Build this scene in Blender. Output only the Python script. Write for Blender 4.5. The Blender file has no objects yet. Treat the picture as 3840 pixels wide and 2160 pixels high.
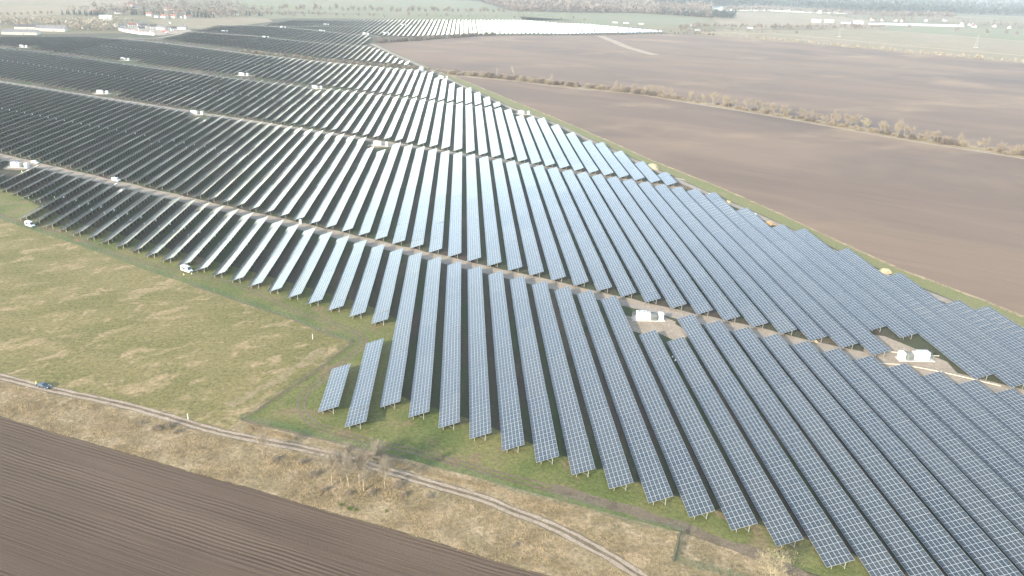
import bpy, math, random
import numpy as np
from mathutils import Vector, Matrix
R = math.radians
SC = bpy.context.scene
COL = SC.collection

# ------------------------------------------------------------------ camera
CAM_F, CAM_PITCH, CAM_ROLL, CAM_YAW, CAM_H = 2894.0, R(22.607), R(1.855), R(-4.010), 122.06
_F = Vector((0, math.cos(CAM_PITCH), -math.sin(CAM_PITCH)))
_U = Vector((0, math.sin(CAM_PITCH), math.cos(CAM_PITCH)))
_X = Vector((1, 0, 0))
_c, _s = math.cos(CAM_ROLL), math.sin(CAM_ROLL)
_X, _U = _c * _X + _s * _U, -_s * _X + _c * _U
_Rz = Matrix.Rotation(CAM_YAW, 3, 'Z')
_F, _U, _X = _Rz @ _F, _Rz @ _U, _Rz @ _X
cam = bpy.data.cameras.new('camera')
cam.sensor_width = 36.0
cam.lens = CAM_F / 3840.0 * 36.0
cam.clip_start, cam.clip_end = 1.0, 60000.0
cam_o = bpy.data.objects.new('camera', cam)
COL.objects.link(cam_o)
cam_o.matrix_world = Matrix(((_X.x, _U.x, -_F.x, 0), (_X.y, _U.y, -_F.y, 0), (_X.z, _U.z, -_F.z, CAM_H), (0, 0, 0, 1)))
SC.camera = cam_o

def project(x, y, z):
    d = Vector((x, y, z - CAM_H)); k = d.dot(_F)
    if k < 1: return None
    return 1920 + CAM_F * d.dot(_X) / k, 1080 - CAM_F * d.dot(_U) / k
def inside(x, y, z=0, m=160):
    q = project(x, y, z)
    return q is not None and -m < q[0] < 3840 + m and -m < q[1] < 2160 + m

# ------------------------------------------------------------------ light
SUN_EL, SUN_ROT = R(22.0), R(225.0)
world = bpy.data.worlds.new("World"); SC.world = world; world.use_nodes = True
wn, wl = world.node_tree.nodes, world.node_tree.links
sky = wn.new('ShaderNodeTexSky'); sky.sky_type = 'NISHITA'; sky.sun_disc = False
sky.sun_elevation, sky.sun_rotation = SUN_EL, SUN_ROT
sky.air_density, sky.dust_density, sky.ozone_density = 1.25, 0.4, 1.0
veil = wn.new('ShaderNodeHueSaturation'); veil.inputs['Saturation'].default_value = 0.76; veil.inputs['Value'].default_value = 1.12  # thin high cloud whitens the sky
wl.new(sky.outputs[0], veil.inputs['Color']); wl.new(veil.outputs[0], wn['Background'].inputs[0]); wn['Background'].inputs[1].default_value = 0.15
sun = bpy.data.lights.new('sun', 'SUN'); sun.energy = 2.6; sun.angle = R(0.6); sun.color = (1.0, 0.92, 0.80)
sun_o = bpy.data.objects.new('sun', sun); COL.objects.link(sun_o)
sun_dir = Vector((math.sin(SUN_ROT) * math.cos(SUN_EL), math.cos(SUN_ROT) * math.cos(SUN_EL), math.sin(SUN_EL)))
sun_o.rotation_euler = (-sun_dir).to_track_quat('-Z', 'Y').to_euler(); sun_o.location = (0, 0, 300)
SC.view_settings.view_transform = 'Standard'; SC.view_settings.look = 'None'
SC.view_settings.exposure = 2.04; SC.view_settings.gamma = 1.0
SC.cycles.max_bounces = 5; SC.cycles.diffuse_bounces = 2; SC.cycles.glossy_bounces = 2
SC.cycles.transparent_max_bounces = 6; SC.cycles.volume_bounces = 0

# ------------------------------------------------------------------ materials
class NT:
    def __init__(s, name):
        s.m = bpy.data.materials.new(name); s.m.use_nodes = True
        s.n, s.l = s.m.node_tree.nodes, s.m.node_tree.links
        s.b = s.n['Principled BSDF']
        s.b.inputs['Roughness'].default_value = 0.9
        s.b.inputs['Specular IOR Level'].default_value = 0.2
    def put(s, inp, v):
        if hasattr(v, 'is_output') or isinstance(v, bpy.types.NodeSocket): s.l.new(v, inp)
        elif isinstance(v, (tuple, list)) and len(v) == 3 and inp.type == 'RGBA': inp.default_value = (*v, 1)
        else: inp.default_value = v
    def co(s, kind='Object'):
        return s.n.new('ShaderNodeTexCoord').outputs[kind]
    def noise(s, scale, co, detail=4, rough=0.55, dist=0.0):
        t = s.n.new('ShaderNodeTexNoise'); s.put(t.inputs['Vector'], co)
        t.inputs['Scale'].default_value = scale; t.inputs['Detail'].default_value = detail
        t.inputs['Roughness'].default_value = rough; t.inputs['Distortion'].default_value = dist
        return t.outputs[0]
    def math(s, op, a, b=0.0, c=0.0):
        t = s.n.new('ShaderNodeMath'); t.operation = op
        for i, v in enumerate((a, b, c)): s.put(t.inputs[i], v)
        return t.outputs[0]
    def ramp(s, v, lo, hi, smooth=True):
        t = s.n.new('ShaderNodeMapRange'); t.interpolation_type = 'SMOOTHSTEP' if smooth else 'LINEAR'
        s.put(t.inputs[0], v); t.inputs[1].default_value = lo; t.inputs[2].default_value = hi
        return t.outputs[0]
    def mix(s, f, a, b, mode='MIX'):
        t = s.n.new('ShaderNodeMix'); t.data_type = 'RGBA'; t.blend_type = mode
        s.put(t.inputs[0], f); s.put(t.inputs[6], a); s.put(t.inputs[7], b)
        return t.outputs[2]
    def scaled(s, co, v, rot=0.0):
        t = s.n.new('ShaderNodeMapping'); t.vector_type = 'TEXTURE'; s.put(t.inputs[0], co)
        t.inputs['Rotation'].default_value = (0, 0, rot); t.inputs['Scale'].default_value = tuple(1 / x for x in v)
        return t.outputs[0]
    def dot(s, co, v):
        t = s.n.new('ShaderNodeVectorMath'); t.operation = 'DOT_PRODUCT'
        s.put(t.inputs[0], co); t.inputs[1].default_value = v
        return t.outputs['Value']
    def bump(s, h, dist=0.1, strength=1.0):
        t = s.n.new('ShaderNodeBump'); s.put(t.inputs['Height'], h)
        t.inputs['Distance'].default_value = dist; t.inputs['Strength'].default_value = strength
        s.l.new(t.outputs[0], s.b.inputs['Normal'])
    def color(s, c): s.put(s.b.inputs['Base Color'], c)

def plain(name, c, rough=0.6, spec=0.3, metal=0.0, var=0.12, scale=3.0):
    t = NT(name); n = t.noise(scale, t.co())
    t.color(t.mix(t.ramp(n, 0.3, 0.7), tuple(x * (1 - var) for x in c), tuple(min(1, x * (1 + var)) for x in c)))
    t.b.inputs['Roughness'].default_value = rough; t.b.inputs['Specular IOR Level'].default_value = spec
    t.b.inputs['Metallic'].default_value = metal
    return t.m

def soil_mat(name, a, b, c, s1, s2, fine=1.2, bump=0.12, lim2=(0.5, 0.68), stretch=None, fineamp=0.35):
    """two large-scale tones, a third in patches, fine-grained variation and a bumpy surface"""
    a, b, c = (tuple(x * ALB for x in q) for q in (a, b, c))
    t = NT(name); co = t.co()
    cs = t.scaled(co, stretch[0], stretch[1]) if stretch else co
    k = t.mix(t.ramp(t.noise(s1, cs, 6, 0.6, 0.4), 0.35, 0.65), a, b)
    k = t.mix(t.ramp(t.noise(s2, cs, 7, 0.65, 0.6), *lim2), k, c)
    f = t.noise(fine, co, 6, 0.8)
    g = t.n.new('ShaderNodeHueSaturation'); g.inputs['Saturation'].default_value = 1.0
    v = t.math('MULTIPLY_ADD', t.ramp(f, 0.3, 0.7, False), fineamp * 2, 1 - fineamp)
    t.put(g.inputs['Value'], v); t.put(g.inputs['Color'], k)
    t.color(g.outputs[0])
    if bump: t.bump(f, bump)
    return t

M = {}
ALB = 0.44
GR = (0.155, 0.150, 0.060); TAN = (0.330, 0.265, 0.155); OLV = (0.290, 0.225, 0.110); BRN = (0.135, 0.102, 0.072)
M['ground'] = soil_mat('wide_grassland', OLV, GR, TAN, 0.004, 0.012, 0.25, 0).m
M['meadow'] = soil_mat('meadow_grass', (0.262, 0.225, 0.070), (0.345, 0.272, 0.102), (0.54, 0.385, 0.195), 0.035, 0.075, 0.75, 0.35, (0.50, 0.66), ((1, 1.8, 1), 0.4), 0.62).m
M['verge'] = soil_mat('dry_verge_grass', (0.49, 0.36, 0.19), (0.37, 0.275, 0.135), (0.62, 0.455, 0.26), 0.06, 0.15, 0.95, 0.5, (0.48, 0.62), None, 0.62).m
M['strawy'] = soil_mat('straw_patch', (0.46, 0.345, 0.185), (0.36, 0.28, 0.12), (0.29, 0.235, 0.08), 0.25, 0.5, 1.2, 0.2, (0.5, 0.62), None, 0.5).m
M['inner_grass'] = soil_mat('site_edge_grass', (0.175, 0.200, 0.046), (0.290, 0.262, 0.085), (0.32, 0.23, 0.11), 0.045, 0.09, 0.9, 0.3, (0.52, 0.66), None, 0.55).m
M['site'] = soil_mat('site_soil', (0.120, 0.082, 0.054), (0.080, 0.105, 0.030), (0.22, 0.155, 0.09), 0.05, 0.035, 0.8, 0.25, (0.52, 0.68), ((1, 0.35, 1), 0.0)).m
M['gravel'] = soil_mat('gravel_road', (0.44, 0.365, 0.285), (0.52, 0.43, 0.335), (0.35, 0.28, 0.205), 0.08, 0.25, 1.5, 0.05).m
M['ruts'] = soil_mat('track_ruts', (0.54, 0.41, 0.28), (0.62, 0.48, 0.34), (0.42, 0.315, 0.21), 0.15, 0.3, 1.5, 0.05).m
M['pad'] = soil_mat('sandy_pad', (0.54, 0.42, 0.295), (0.46, 0.355, 0.245), (0.62, 0.50, 0.36), 0.15, 0.3, 1.2, 0.08).m
M['dirt'] = soil_mat('dirt_rut', (0.24, 0.175, 0.108), (0.30, 0.225, 0.14), (0.19, 0.14, 0.085), 0.15, 0.4, 1.5, 0.1).m
M['greenstrip'] = soil_mat('green_strip', (0.27, 0.275, 0.095), (0.31, 0.28, 0.11), (0.40, 0.32, 0.15), 0.03, 0.08, 0.8, 0.2, (0.55, 0.72)).m
M['tanfield'] = soil_mat('tan_field', (0.38, 0.285, 0.175), (0.32, 0.255, 0.135), (0.44, 0.33, 0.21), 0.004, 0.02, 0.2, 0).m
M['greenfield'] = soil_mat('winter_crop', (0.235, 0.235, 0.110), (0.265, 0.245, 0.125), (0.31, 0.255, 0.15), 0.002, 0.008, 0.2, 0).m
M['forestfloor'] = soil_mat('forest_floor', (0.075, 0.075, 0.05), (0.10, 0.09, 0.06), (0.06, 0.075, 0.05), 0.004, 0.01, 0.1, 0).m

# the wide brown field on the right: long soft bands along the tillage
t = NT('brown_field'); co = t.co(); A_ = R(-36)
k = t.mix(t.ramp(t.noise(1.0, t.scaled(co, (0.0035, 0.014, 1), A_), 5, 0.6, 0.5), 0.36, 0.66), (0.132, 0.087, 0.058), (0.100, 0.066, 0.047))
k = t.mix(t.ramp(t.noise(0.0045, co, 4, 0.55, 0.4), 0.50, 0.72), k, (0.070, 0.050, 0.040))
k = t.mix(t.ramp(t.noise(0.006, t.scaled(co, (1, 1.6, 1), R(20)), 5, 0.6), 0.52, 0.74), k, (0.178, 0.120, 0.073))
ln = t.noise(1.0, t.scaled(co, (0.012, 0.45, 1), A_), 4, 0.7)
k = t.mix(t.ramp(ln, 0.35, 0.70, False), k, t.mix(1.0, k, (1.22, 1.20, 1.17), 'MULTIPLY'))
f = t.noise(1.1, co, 6, 0.8); k = t.mix(t.ramp(f, 0.25, 0.75, False), t.mix(1.0, k, (0.86, 0.86, 0.86), 'MULTIPLY'), t.mix(1.0, k, (1.14, 1.14, 1.12), 'MULTIPLY'))
k = t.mix(t.ramp(t.noise(0.7, co, 2, 0.9), 0.71, 0.76), k, (0.22, 0.17, 0.11))
t.color(k); t.bump(t.math('ADD', t.math('MULTIPLY', ln, 0.8), f), 0.10)
M['brown'] = t.m
# near ploughed field with furrows
t = NT('ploughed_soil'); co = t.co()
q = t.math('ADD', t.dot(co, (0.402, 0.916, 0)), t.math('MULTIPLY', t.noise(0.03, co, 2), 1.6))
w1 = t.math('SINE', t.math('MULTIPLY', q, 2 * math.pi / 1.05))
A_ = R(-23.7)
band = t.ramp(t.noise(1.0, t.scaled(co, (0.006, 0.085, 1), A_), 2), 0.42, 0.60)
lines = t.noise(1.0, t.scaled(co, (0.014, 1.25, 1), A_), 3, 0.7)
fine = t.noise(2.6, co, 6, 0.8)
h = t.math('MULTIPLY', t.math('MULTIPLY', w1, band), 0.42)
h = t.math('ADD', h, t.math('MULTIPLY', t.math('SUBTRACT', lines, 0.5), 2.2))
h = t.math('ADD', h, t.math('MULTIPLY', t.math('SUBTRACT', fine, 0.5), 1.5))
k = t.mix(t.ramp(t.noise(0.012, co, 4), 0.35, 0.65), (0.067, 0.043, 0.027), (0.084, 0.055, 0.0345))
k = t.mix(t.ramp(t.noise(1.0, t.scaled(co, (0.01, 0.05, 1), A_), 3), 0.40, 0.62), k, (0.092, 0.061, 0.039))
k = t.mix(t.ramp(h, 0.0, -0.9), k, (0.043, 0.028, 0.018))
k = t.mix(t.ramp(t.noise(1.3, co, 2, 0.9), 0.70, 0.76), k, (0.19, 0.145, 0.085))
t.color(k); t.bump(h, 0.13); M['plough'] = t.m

# photovoltaic modules: dark cells under glass, bright frames; UV counts modules (u along the row, v up the slope)
MOD_L, MOD_W = 2.01, 1.055
t = NT('solar_modules'); uv = t.co('UV')
sx = t.n.new('ShaderNodeSeparateXYZ'); t.put(sx.inputs[0], uv); u, v = sx.outputs[0], sx.outputs[1]
fu, fv = t.math('FRACT', u), t.math('FRACT', v)
du = t.math('MULTIPLY', t.math('MINIMUM', fu, t.math('SUBTRACT', 1.0, fu)), MOD_L)
dv = t.math('MULTIPLY', t.math('MINIMUM', fv, t.math('SUBTRACT', 1.0, fv)), MOD_W)
mid = t.math('MULTIPLY', t.math('ABSOLUTE', t.math('SUBTRACT', fu, 0.5)), MOD_L)
bold = t.math('LESS_THAN', t.math('MINIMUM', du, dv), 0.042)
thin = t.math('MULTIPLY', t.math('LESS_THAN', mid, 0.02), 0.5)
line = t.math('MAXIMUM', bold, thin)
cellv = t.n.new('ShaderNodeCombineXYZ'); t.put(cellv.inputs[0], t.math('FLOOR', u)); t.put(cellv.inputs[1], t.math('FLOOR', v))
oi = t.n.new('ShaderNodeObjectInfo'); t.put(cellv.inputs[2], t.math('MULTIPLY', oi.outputs['Random'], 97.0))
wn_ = t.n.new('ShaderNodeTexWhiteNoise'); wn_.noise_dimensions = '3D'; t.put(wn_.inputs['Vector'], cellv.outputs[0])
cell = t.mix(wn_.outputs[0], (0.018, 0.025, 0.029), (0.034, 0.037, 0.036))
cell = t.mix(t.math('MULTIPLY', oi.outputs['Random'], 0.55), cell, (0.040, 0.042, 0.038))
t.color(t.mix(line, cell, (0.31, 0.325, 0.325)))
t.put(t.b.inputs['Roughness'], t.math('MULTIPLY_ADD', oi.outputs['Random'], 0.10, 0.09)); t.b.inputs['IOR'].default_value = 1.60
t.b.inputs['Specular IOR Level'].default_value = 0.5
M['pv'] = t.m
M['pvback'] = plain('module_backs', (0.018, 0.032, 0.038), 0.45, 0.4)
M['edge'] = plain('aluminium_edge', (0.22, 0.215, 0.195), 0.5, 0.5, 0.3)
M['steel'] = plain('galvanised_steel', (0.27, 0.265, 0.235), 0.55, 0.4, 0.2)
M['boxwhite'] = plain('white_plastic_box', (0.82, 0.82, 0.80), 0.5, 0.4, 0, 0.03)
M['white'] = plain('white_painted_steel', (0.44, 0.435, 0.415), 0.5, 0.4, 0, 0.04)
M['lgrey'] = plain('light_grey_paint', (0.17, 0.18, 0.16), 0.5, 0.4)
M['dgrey'] = plain('dark_grey_parts', (0.06, 0.06, 0.06), 0.6, 0.3)
M['concrete'] = plain('pale_concrete', (0.36, 0.345, 0.31), 0.85, 0.2)
M['van'] = plain('white_van_paint', (0.50, 0.50, 0.49), 0.25, 0.5, 0, 0.02)
M['carpaint'] = plain('blue_grey_car_paint', (0.055, 0.068, 0.074), 0.22, 0.6, 0.4, 0.05)
M['glass'] = plain('dark_window_glass', (0.03, 0.04, 0.05), 0.08, 0.6, 0, 0.1)
M['tyre'] = plain('black_rubber', (0.03, 0.03, 0.03), 0.9, 0.1)
M['rim'] = plain('wheel_rim', (0.45, 0.45, 0.44), 0.35, 0.5, 0.5)
M['lamp'] = plain('headlamp_glass', (0.75, 0.76, 0.78), 0.1, 0.6)
M['red'] = plain('red_cloth', (0.60, 0.06, 0.04), 0.8, 0.2)
M['hivis'] = plain('yellow_safety_cloth', (0.75, 0.80, 0.16), 0.8, 0.2)
M['whitecloth'] = plain('white_cloth', (0.72, 0.72, 0.70), 0.85, 0.2)
M['hair'] = plain('dark_hair', (0.05, 0.035, 0.025), 0.8, 0.2)
M['sand'] = soil_mat('yellow_sand', (0.78, 0.60, 0.36), (0.68, 0.52, 0.30), (0.84, 0.68, 0.45), 0.4, 0.9, 2.0, 0.1).m
M['ochre'] = soil_mat('orange_sand', (0.62, 0.42, 0.22), (0.55, 0.36, 0.18), (0.66, 0.50, 0.30), 0.4, 0.9, 2.0, 0.1).m
M['conduit'] = plain('pale_conduit', (0.42, 0.36, 0.27), 0.6, 0.3)
M['bark'] = plain('pale_bark', (0.235, 0.190, 0.120), 0.9, 0.1, 0, 0.3, 1.5)
M['birch'] = plain('white_bark', (0.30, 0.28, 0.25), 0.9, 0.1, 0, 0.2, 1.5)
M['twig'] = plain('tan_twigs', (0.225, 0.180, 0.125), 0.9, 0.1, 0, 0.3, 0.8)
M['twigpink'] = plain('pinkish_grey_twigs', (0.215, 0.178, 0.128), 0.9, 0.1, 0, 0.3, 0.1)
M['twig2'] = plain('grey_brown_twigs', (0.125, 0.098, 0.075), 0.9, 0.1, 0, 0.3, 0.8)
M['willow'] = plain('yellow_twigs', (0.260, 0.215, 0.130), 0.9, 0.1, 0, 0.25, 0.8)
M['mistletoe'] = plain('yellow_green_leaves', (0.15, 0.16, 0.02), 0.8, 0.2, 0, 0.3, 2.0)
M['needle'] = plain('dark_needles', (0.026, 0.040, 0.030), 0.85, 0.2, 0, 0.35, 0.4)
M['wood'] = plain('bare_woodland', (0.115, 0.092, 0.072), 0.9, 0.1, 0, 0.35, 0.03)
M['wood2'] = plain('pine_woodland', (0.026, 0.036, 0.030), 0.9, 0.1, 0, 0.4, 0.02)
M['drygrass'] = plain('dry_grass_blades', (0.300, 0.222, 0.122), 0.9, 0.1, 0, 0.35, 0.25)
M['weeds'] = plain('green_weeds', (0.085, 0.125, 0.02), 0.9, 0.1, 0, 0.3, 0.5)
M['wall'] = plain('cream_render', (0.36, 0.335, 0.28), 0.85, 0.2, 0, 0.08, 0.5)
M['wallwhite'] = plain('white_render', (0.36, 0.355, 0.34), 0.85, 0.2, 0, 0.05, 0.5)
M['roofred'] = plain('red_roof_tiles', (0.165, 0.075, 0.055), 0.8, 0.2, 0, 0.2, 1.0)
M['roofgrey'] = plain('grey_roof_sheets', (0.115, 0.11, 0.105), 0.8, 0.2, 0, 0.2, 0.3)
M['roofdark'] = plain('dark_roof_tiles', (0.055, 0.05, 0.046), 0.8, 0.2, 0, 0.2, 0.6)
M['greensteel'] = plain('green_fence_steel', (0.03, 0.085, 0.055), 0.5, 0.4)
t = NT('green_wire_mesh'); t.color((0.035, 0.075, 0.05)); t.b.inputs['Roughness'].default_value = 0.5
t.b.inputs['Alpha'].default_value = 0.17; M['mesh'] = t.m
t = NT('denser_green_wire_mesh'); t.color((0.02, 0.17, 0.07)); t.b.inputs['Alpha'].default_value = 0.6; M['mesh2'] = t.m
t = NT('lake_water'); t.color((0.10, 0.13, 0.15)); t.b.inputs['Roughness'].default_value = 0.12
t.b.inputs['Specular IOR Level'].default_value = 0.6; M['water'] = t.m

# ------------------------------------------------------------------ mesh helpers
class MB:
    def __init__(s): s.v, s.f, s.mi, s.uv = [], [], [], []
    def face(s, pts, mi=0, uv=None):
        b = len(s.v); s.v += [tuple(p) for p in pts]; s.f.append(tuple(range(b, b + len(pts)))); s.mi.append(mi)
        s.uv += uv if uv else [(0, 0)] * len(pts)
    def hexa(s, p, mi=0):
        """p: 8 corners, bottom ring 0-3 counter-clockwise, top ring 4-7"""
        for q in ((3, 2, 1, 0), (4, 5, 6, 7), (0, 1, 5, 4), (1, 2, 6, 5), (2, 3, 7, 6), (3, 0, 4, 7)):
            s.face([p[i] for i in q], mi)
    def box(s, c, d, mi=0, taper=1.0):
        x, y, z = c; a, b, h = d[0] / 2, d[1] / 2, d[2]; k = taper
        s.hexa([(x - a, y - b, z), (x + a, y - b, z), (x + a, y + b, z), (x - a, y + b, z),
                (x - a * k, y - b * k, z + h), (x + a * k, y - b * k, z + h), (x + a * k, y + b * k, z + h), (x - a * k, y + b * k, z + h)], mi)
    def tube(s, a, b, r0, r1=None, n=5, mi=0, cap=True):
        a, b = Vector(a), Vector(b); r1 = r0 if r1 is None else r1
        d = (b - a)
        if d.length < 1e-6: return
        d.normalize(); e = d.orthogonal().normalized(); g = d.cross(e)
        ra = [a + (e * math.cos(2 * math.pi * i / n) + g * math.sin(2 * math.pi * i / n)) * r0 for i in range(n)]
        rb = [b + (e * math.cos(2 * math.pi * i / n) + g * math.sin(2 * math.pi * i / n)) * r1 for i in range(n)]
        for i in range(n): s.face((ra[i], ra[(i + 1) % n], rb[(i + 1) % n], rb[i]), mi)
        if cap: s.face(rb, mi); s.face(ra[::-1], mi)
    def beam(s, a, b, w, mi=0): s.tube(a, b, w * 0.7071, None, 4, mi)
    def loft(s, rings, mi=0, cap=True):
        n = len(rings[0])
        for k in range(len(rings) - 1):
            for i in range(n):
                s.face((rings[k][i], rings[k][(i + 1) % n], rings[k + 1][(i + 1) % n], rings[k + 1][i]), mi)
        if cap: s.face(rings[0][::-1], mi); s.face(rings[-1], mi)
    def mesh(s, name, mats):
        me = bpy.data.meshes.new(name); me.from_pydata(s.v, [], s.f)
        for m in mats: me.materials.append(m)
        if len(mats) > 1: me.polygons.foreach_set('material_index', s.mi)
        if any(q != (0, 0) for q in s.uv):
            l = me.uv_layers.new(name='UVMap'); l.data.foreach_set('uv', [c for q in s.uv for c in q])
        me.update(); return me
    def obj(s, name, mats, parent=None, loc=None):
        return link(name, s.mesh(name, mats if isinstance(mats, list) else [mats]), parent, loc)

def link(name, me, parent=None, loc=None, rot=None):
    o = bpy.data.objects.new(name, me); COL.objects.link(o)
    if parent: o.parent = parent
    if loc is not None: o.location = loc
    if rot is not None: o.rotation_euler = rot
    return o
def tag(o, label, cat, group=None):
    o['label'] = label; o['category'] = cat
    if group: o['group'] = group
    return o
def thing(name, label, cat, loc=(0, 0, 0), rz=0.0, group=None):
    return tag(link(name, None, None, loc, (0, 0, rz)), label, cat, group)
def struct(o): o['kind'] = 'structure'; return o
def stuff(o, label, cat): tag(o, label, cat); o['kind'] = 'stuff'; return o
def dup(root, loc, rz, label, group=None, scale=None):
    r = root.copy(); COL.objects.link(r); r.location = loc; r.rotation_euler = (0, 0, rz)
    if scale: r.scale = scale if isinstance(scale, tuple) else (scale,) * 3
    r['label'] = label
    if group: r['group'] = group
    for ch in list(root.children):
        c = ch.copy(); COL.objects.link(c); c.parent = r
        for g in ch.children:
            d = g.copy(); COL.objects.link(d); d.parent = c
    return r
ONES = 'zeroth first second third fourth fifth sixth seventh eighth ninth tenth eleventh twelfth thirteenth fourteenth fifteenth sixteenth seventeenth eighteenth nineteenth'.split()
TENS = {2: 'twenty', 3: 'thirty', 4: 'forty', 5: 'fifty', 6: 'sixty', 7: 'seventy', 8: 'eighty', 9: 'ninety'}
def nth(n):
    if n == 100: return 'hundredth'
    if n > 100: return 'hundred-and-' + nth(n - 100)
    if n < 20: return ONES[n]
    t_, o_ = divmod(n, 10)
    return TENS[t_][:-1] + 'ieth' if o_ == 0 else TENS[t_] + '-' + ONES[o_]

def sheet(name, pts, z, mat):
    b = MB(); b.face([(p[0], p[1], z) for p in pts])
    me = b.mesh(name, [mat])
    if me.polygons[0].normal.z < 0: me.flip_normals()
    return struct(link(name, me))
def smooth_line(pts, step=6.0):
    """Catmull-Rom through the points"""
    P_ = [Vector((p[0], p[1], 0)) for p in pts]; P_ = [2 * P_[0] - P_[1]] + P_ + [2 * P_[-1] - P_[-2]]
    out = []
    for i in range(1, len(P_) - 2):
        n = max(1, int((P_[i + 1] - P_[i]).length / step))
        for k in range(n):
            u_ = k / n; a, b, c, d = P_[i - 1], P_[i], P_[i + 1], P_[i + 2]
            out.append(0.5 * ((2 * b) + (c - a) * u_ + (2 * a - 5 * b + 4 * c - d) * u_ ** 2 + (3 * b - a - 3 * c + d) * u_ ** 3))
    out.append(P_[-2]); return out
def ribbon(name, pts, w, z, mat, offs=0.0, jit=0.0, seed=1, step=6.0, group=None):
    rnd = random.Random(seed); L_ = smooth_line(pts, step); b = MB(); e = []
    for i, p in enumerate(L_):
        d = (L_[min(i + 1, len(L_) - 1)] - L_[max(i - 1, 0)]).normalized(); n = Vector((-d.y, d.x, 0))
        e.append((p + n * (offs + w / 2 + rnd.uniform(-jit, jit)), p + n * (offs - w / 2 + rnd.uniform(-jit, jit))))
    for (a, c), (a2, c2) in zip(e, e[1:]):
        b.face([(c.x, c.y, z), (c2.x, c2.y, z), (a2.x, a2.y, z), (a.x, a.y, z)])
    return b

# ------------------------------------------------------------------ ground, fields, roads
X0, PITCH, TILT, ZLOW, SLOPE = -41.55, 8.7756, R(18.80), 0.80, 6.33
WX, WZ = SLOPE * math.cos(TILT), SLOPE * math.sin(TILT)
rx = lambda i: X0 + i * PITCH
EGF = [(-26.2, 978.7), (12.6, 874.2), (48.1, 772.4), (85.4, 669.2), (115.6, 577.4), (134.9, 516.6), (155.3, 464.0), (172.5, 411.1), (185.7, 362.9), (198.9, 319.0), (211.3, 292.0), (223.0, 262.6), (262, 140)]
EGR = [(-27.7, 960.1), (10.2, 845.0), (44.0, 741.0), (79, 659.0), (106.3, 573.7), (125.9, 514.0), (146.0, 452.0), (164.8, 398.7), (179.6, 349.2), (192.5, 308.2), (202.0, 284.0), (214.0, 250.0), (250, 130)]
HEDGE = [(-18.8, 970.7), (30.0, 954.0), (57.0, 934.0), (122.3, 887.5), (185.5, 858.9), (227.4, 809.9), (293.8, 737.4), (338.2, 683.5), (370.5, 639.6), (407.1, 599.0), (430.8, 563.5), (520, 450)]
HLOW = [(-18.4, 952.3), (56.7, 915.5), (120.3, 868.8), (181.8, 838.3), (223.6, 790.2), (287.5, 718.6), (329.3, 662.1), (361.3, 619.3), (384.1, 593.2), (426.1, 548.8), (505, 435)]
FTOP = [(-147.6, 1319.8), (-66.3, 1400.9), (28.3, 1510.9), (92.7, 1546.5), (254.4, 1599.8), (415.4, 1685.3), (485.5, 1708.0), (611.1, 1591.2), (708.6, 1489.9), (803.1, 1379.2), (918.8, 1260.8), (1200, 960)]
E5F = [(-140.4, 1316.1), (-79.7, 1132.4), (-40.4, 1020.4), (-20.1, 972.8)]
G = 15000
sheet('ground', [(-G, -3000), (G, -3000), (G, G), (-G, G)], 0.0, M['ground'])
sheet('site_ground', [(-62.8, 193.3), (-52.3, 189.5), (-43.2, 185.4), (-26.0, 178.4), (-14.9, 173.7), (-5.8, 169.1), (6.0, 164.3), (27.3, 154.3), (51.9, 143.2), (90, 122), (150, 60), (270, 60)] + EGR[::-1] + [(-48.7, 1019), (-94, 1149), (-148, 1314), (-66, 1396), (28, 1507), (92, 1543), (254, 1598), (440, 1690), (420, 1860), (120, 2010), (-60, 1960), (-200, 1920), (-400, 1850), (-480, 1600), (-500, 1420), (-760, 1290), (-760, 900), (-420, 560), (-300, 445), (-240, 388), (-227.2, 377.7), (-198.3, 357.1), (-169.2, 337.1), (-130.6, 308.5), (-109.9, 294.6), (-77.9, 272.0), (-60.7, 260.1), (-37.2, 242.8), (-46.8, 221.8), (-59.8, 197.7)], 0.02, M['site'])
sheet('inner_grass', [(-62.8, 193.3), (-43.2, 185.4), (-14.9, 173.7), (6.0, 164.3), (27.3, 154.3), (51.9, 143.2), (95, 120), (95, 132), (64, 150), (28, 174), (4, 192), (-16, 204), (-24, 212), (-24, 262), (-38, 276), (-75, 300), (-130, 335), (-190, 374), (-222, 402), (-262, 440), (-300, 462), (-320, 460), (-227.2, 377.7), (-198.3, 357.1), (-169.2, 337.1), (-130.6, 308.5), (-109.9, 294.6), (-77.9, 272.0), (-60.7, 260.1), (-37.2, 242.8), (-46.8, 221.8), (-59.8, 197.7)], 0.03, M['inner_grass'])
TRACK = [(-260, 268), (-200, 243.5), (-142.8, 219.0), (-124.4, 211.2), (-100.4, 202.4), (-83.8, 195.0), (-66.8, 187.0), (-45.9, 179.9), (-30.8, 174.2), (-19.8, 168.8), (-6.6, 162.4), (5.8, 156.3), (12.4, 151.8), (21.5, 146.0), (29.9, 138.9), (37.5, 131.3), (48, 119), (60, 104)]
PLOUGH = [(-300, 270), (-190, 222), (-130.6, 196.0), (-112.0, 187.7), (-80.5, 174.0), (-64.1, 166.7), (-51.0, 161.4), (-37.6, 155.2), (-22.5, 148.7), (-10.6, 143.6), (11.3, 133.3), (19.4, 130.0), (60, 110), (90, 92)]
sheet('meadow', TRACK[:7] + [(-62.8, 193.3), (-59.8, 197.7), (-46.8, 221.8), (-37.2, 242.8), (-60.7, 260.1), (-77.9, 272.0), (-109.9, 294.6), (-130.6, 308.5), (-169.2, 337.1), (-227.2, 377.7), (-300, 445), (-420, 560), (-700, 480), (-600, 330)], 0.02, M['meadow'])
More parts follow.
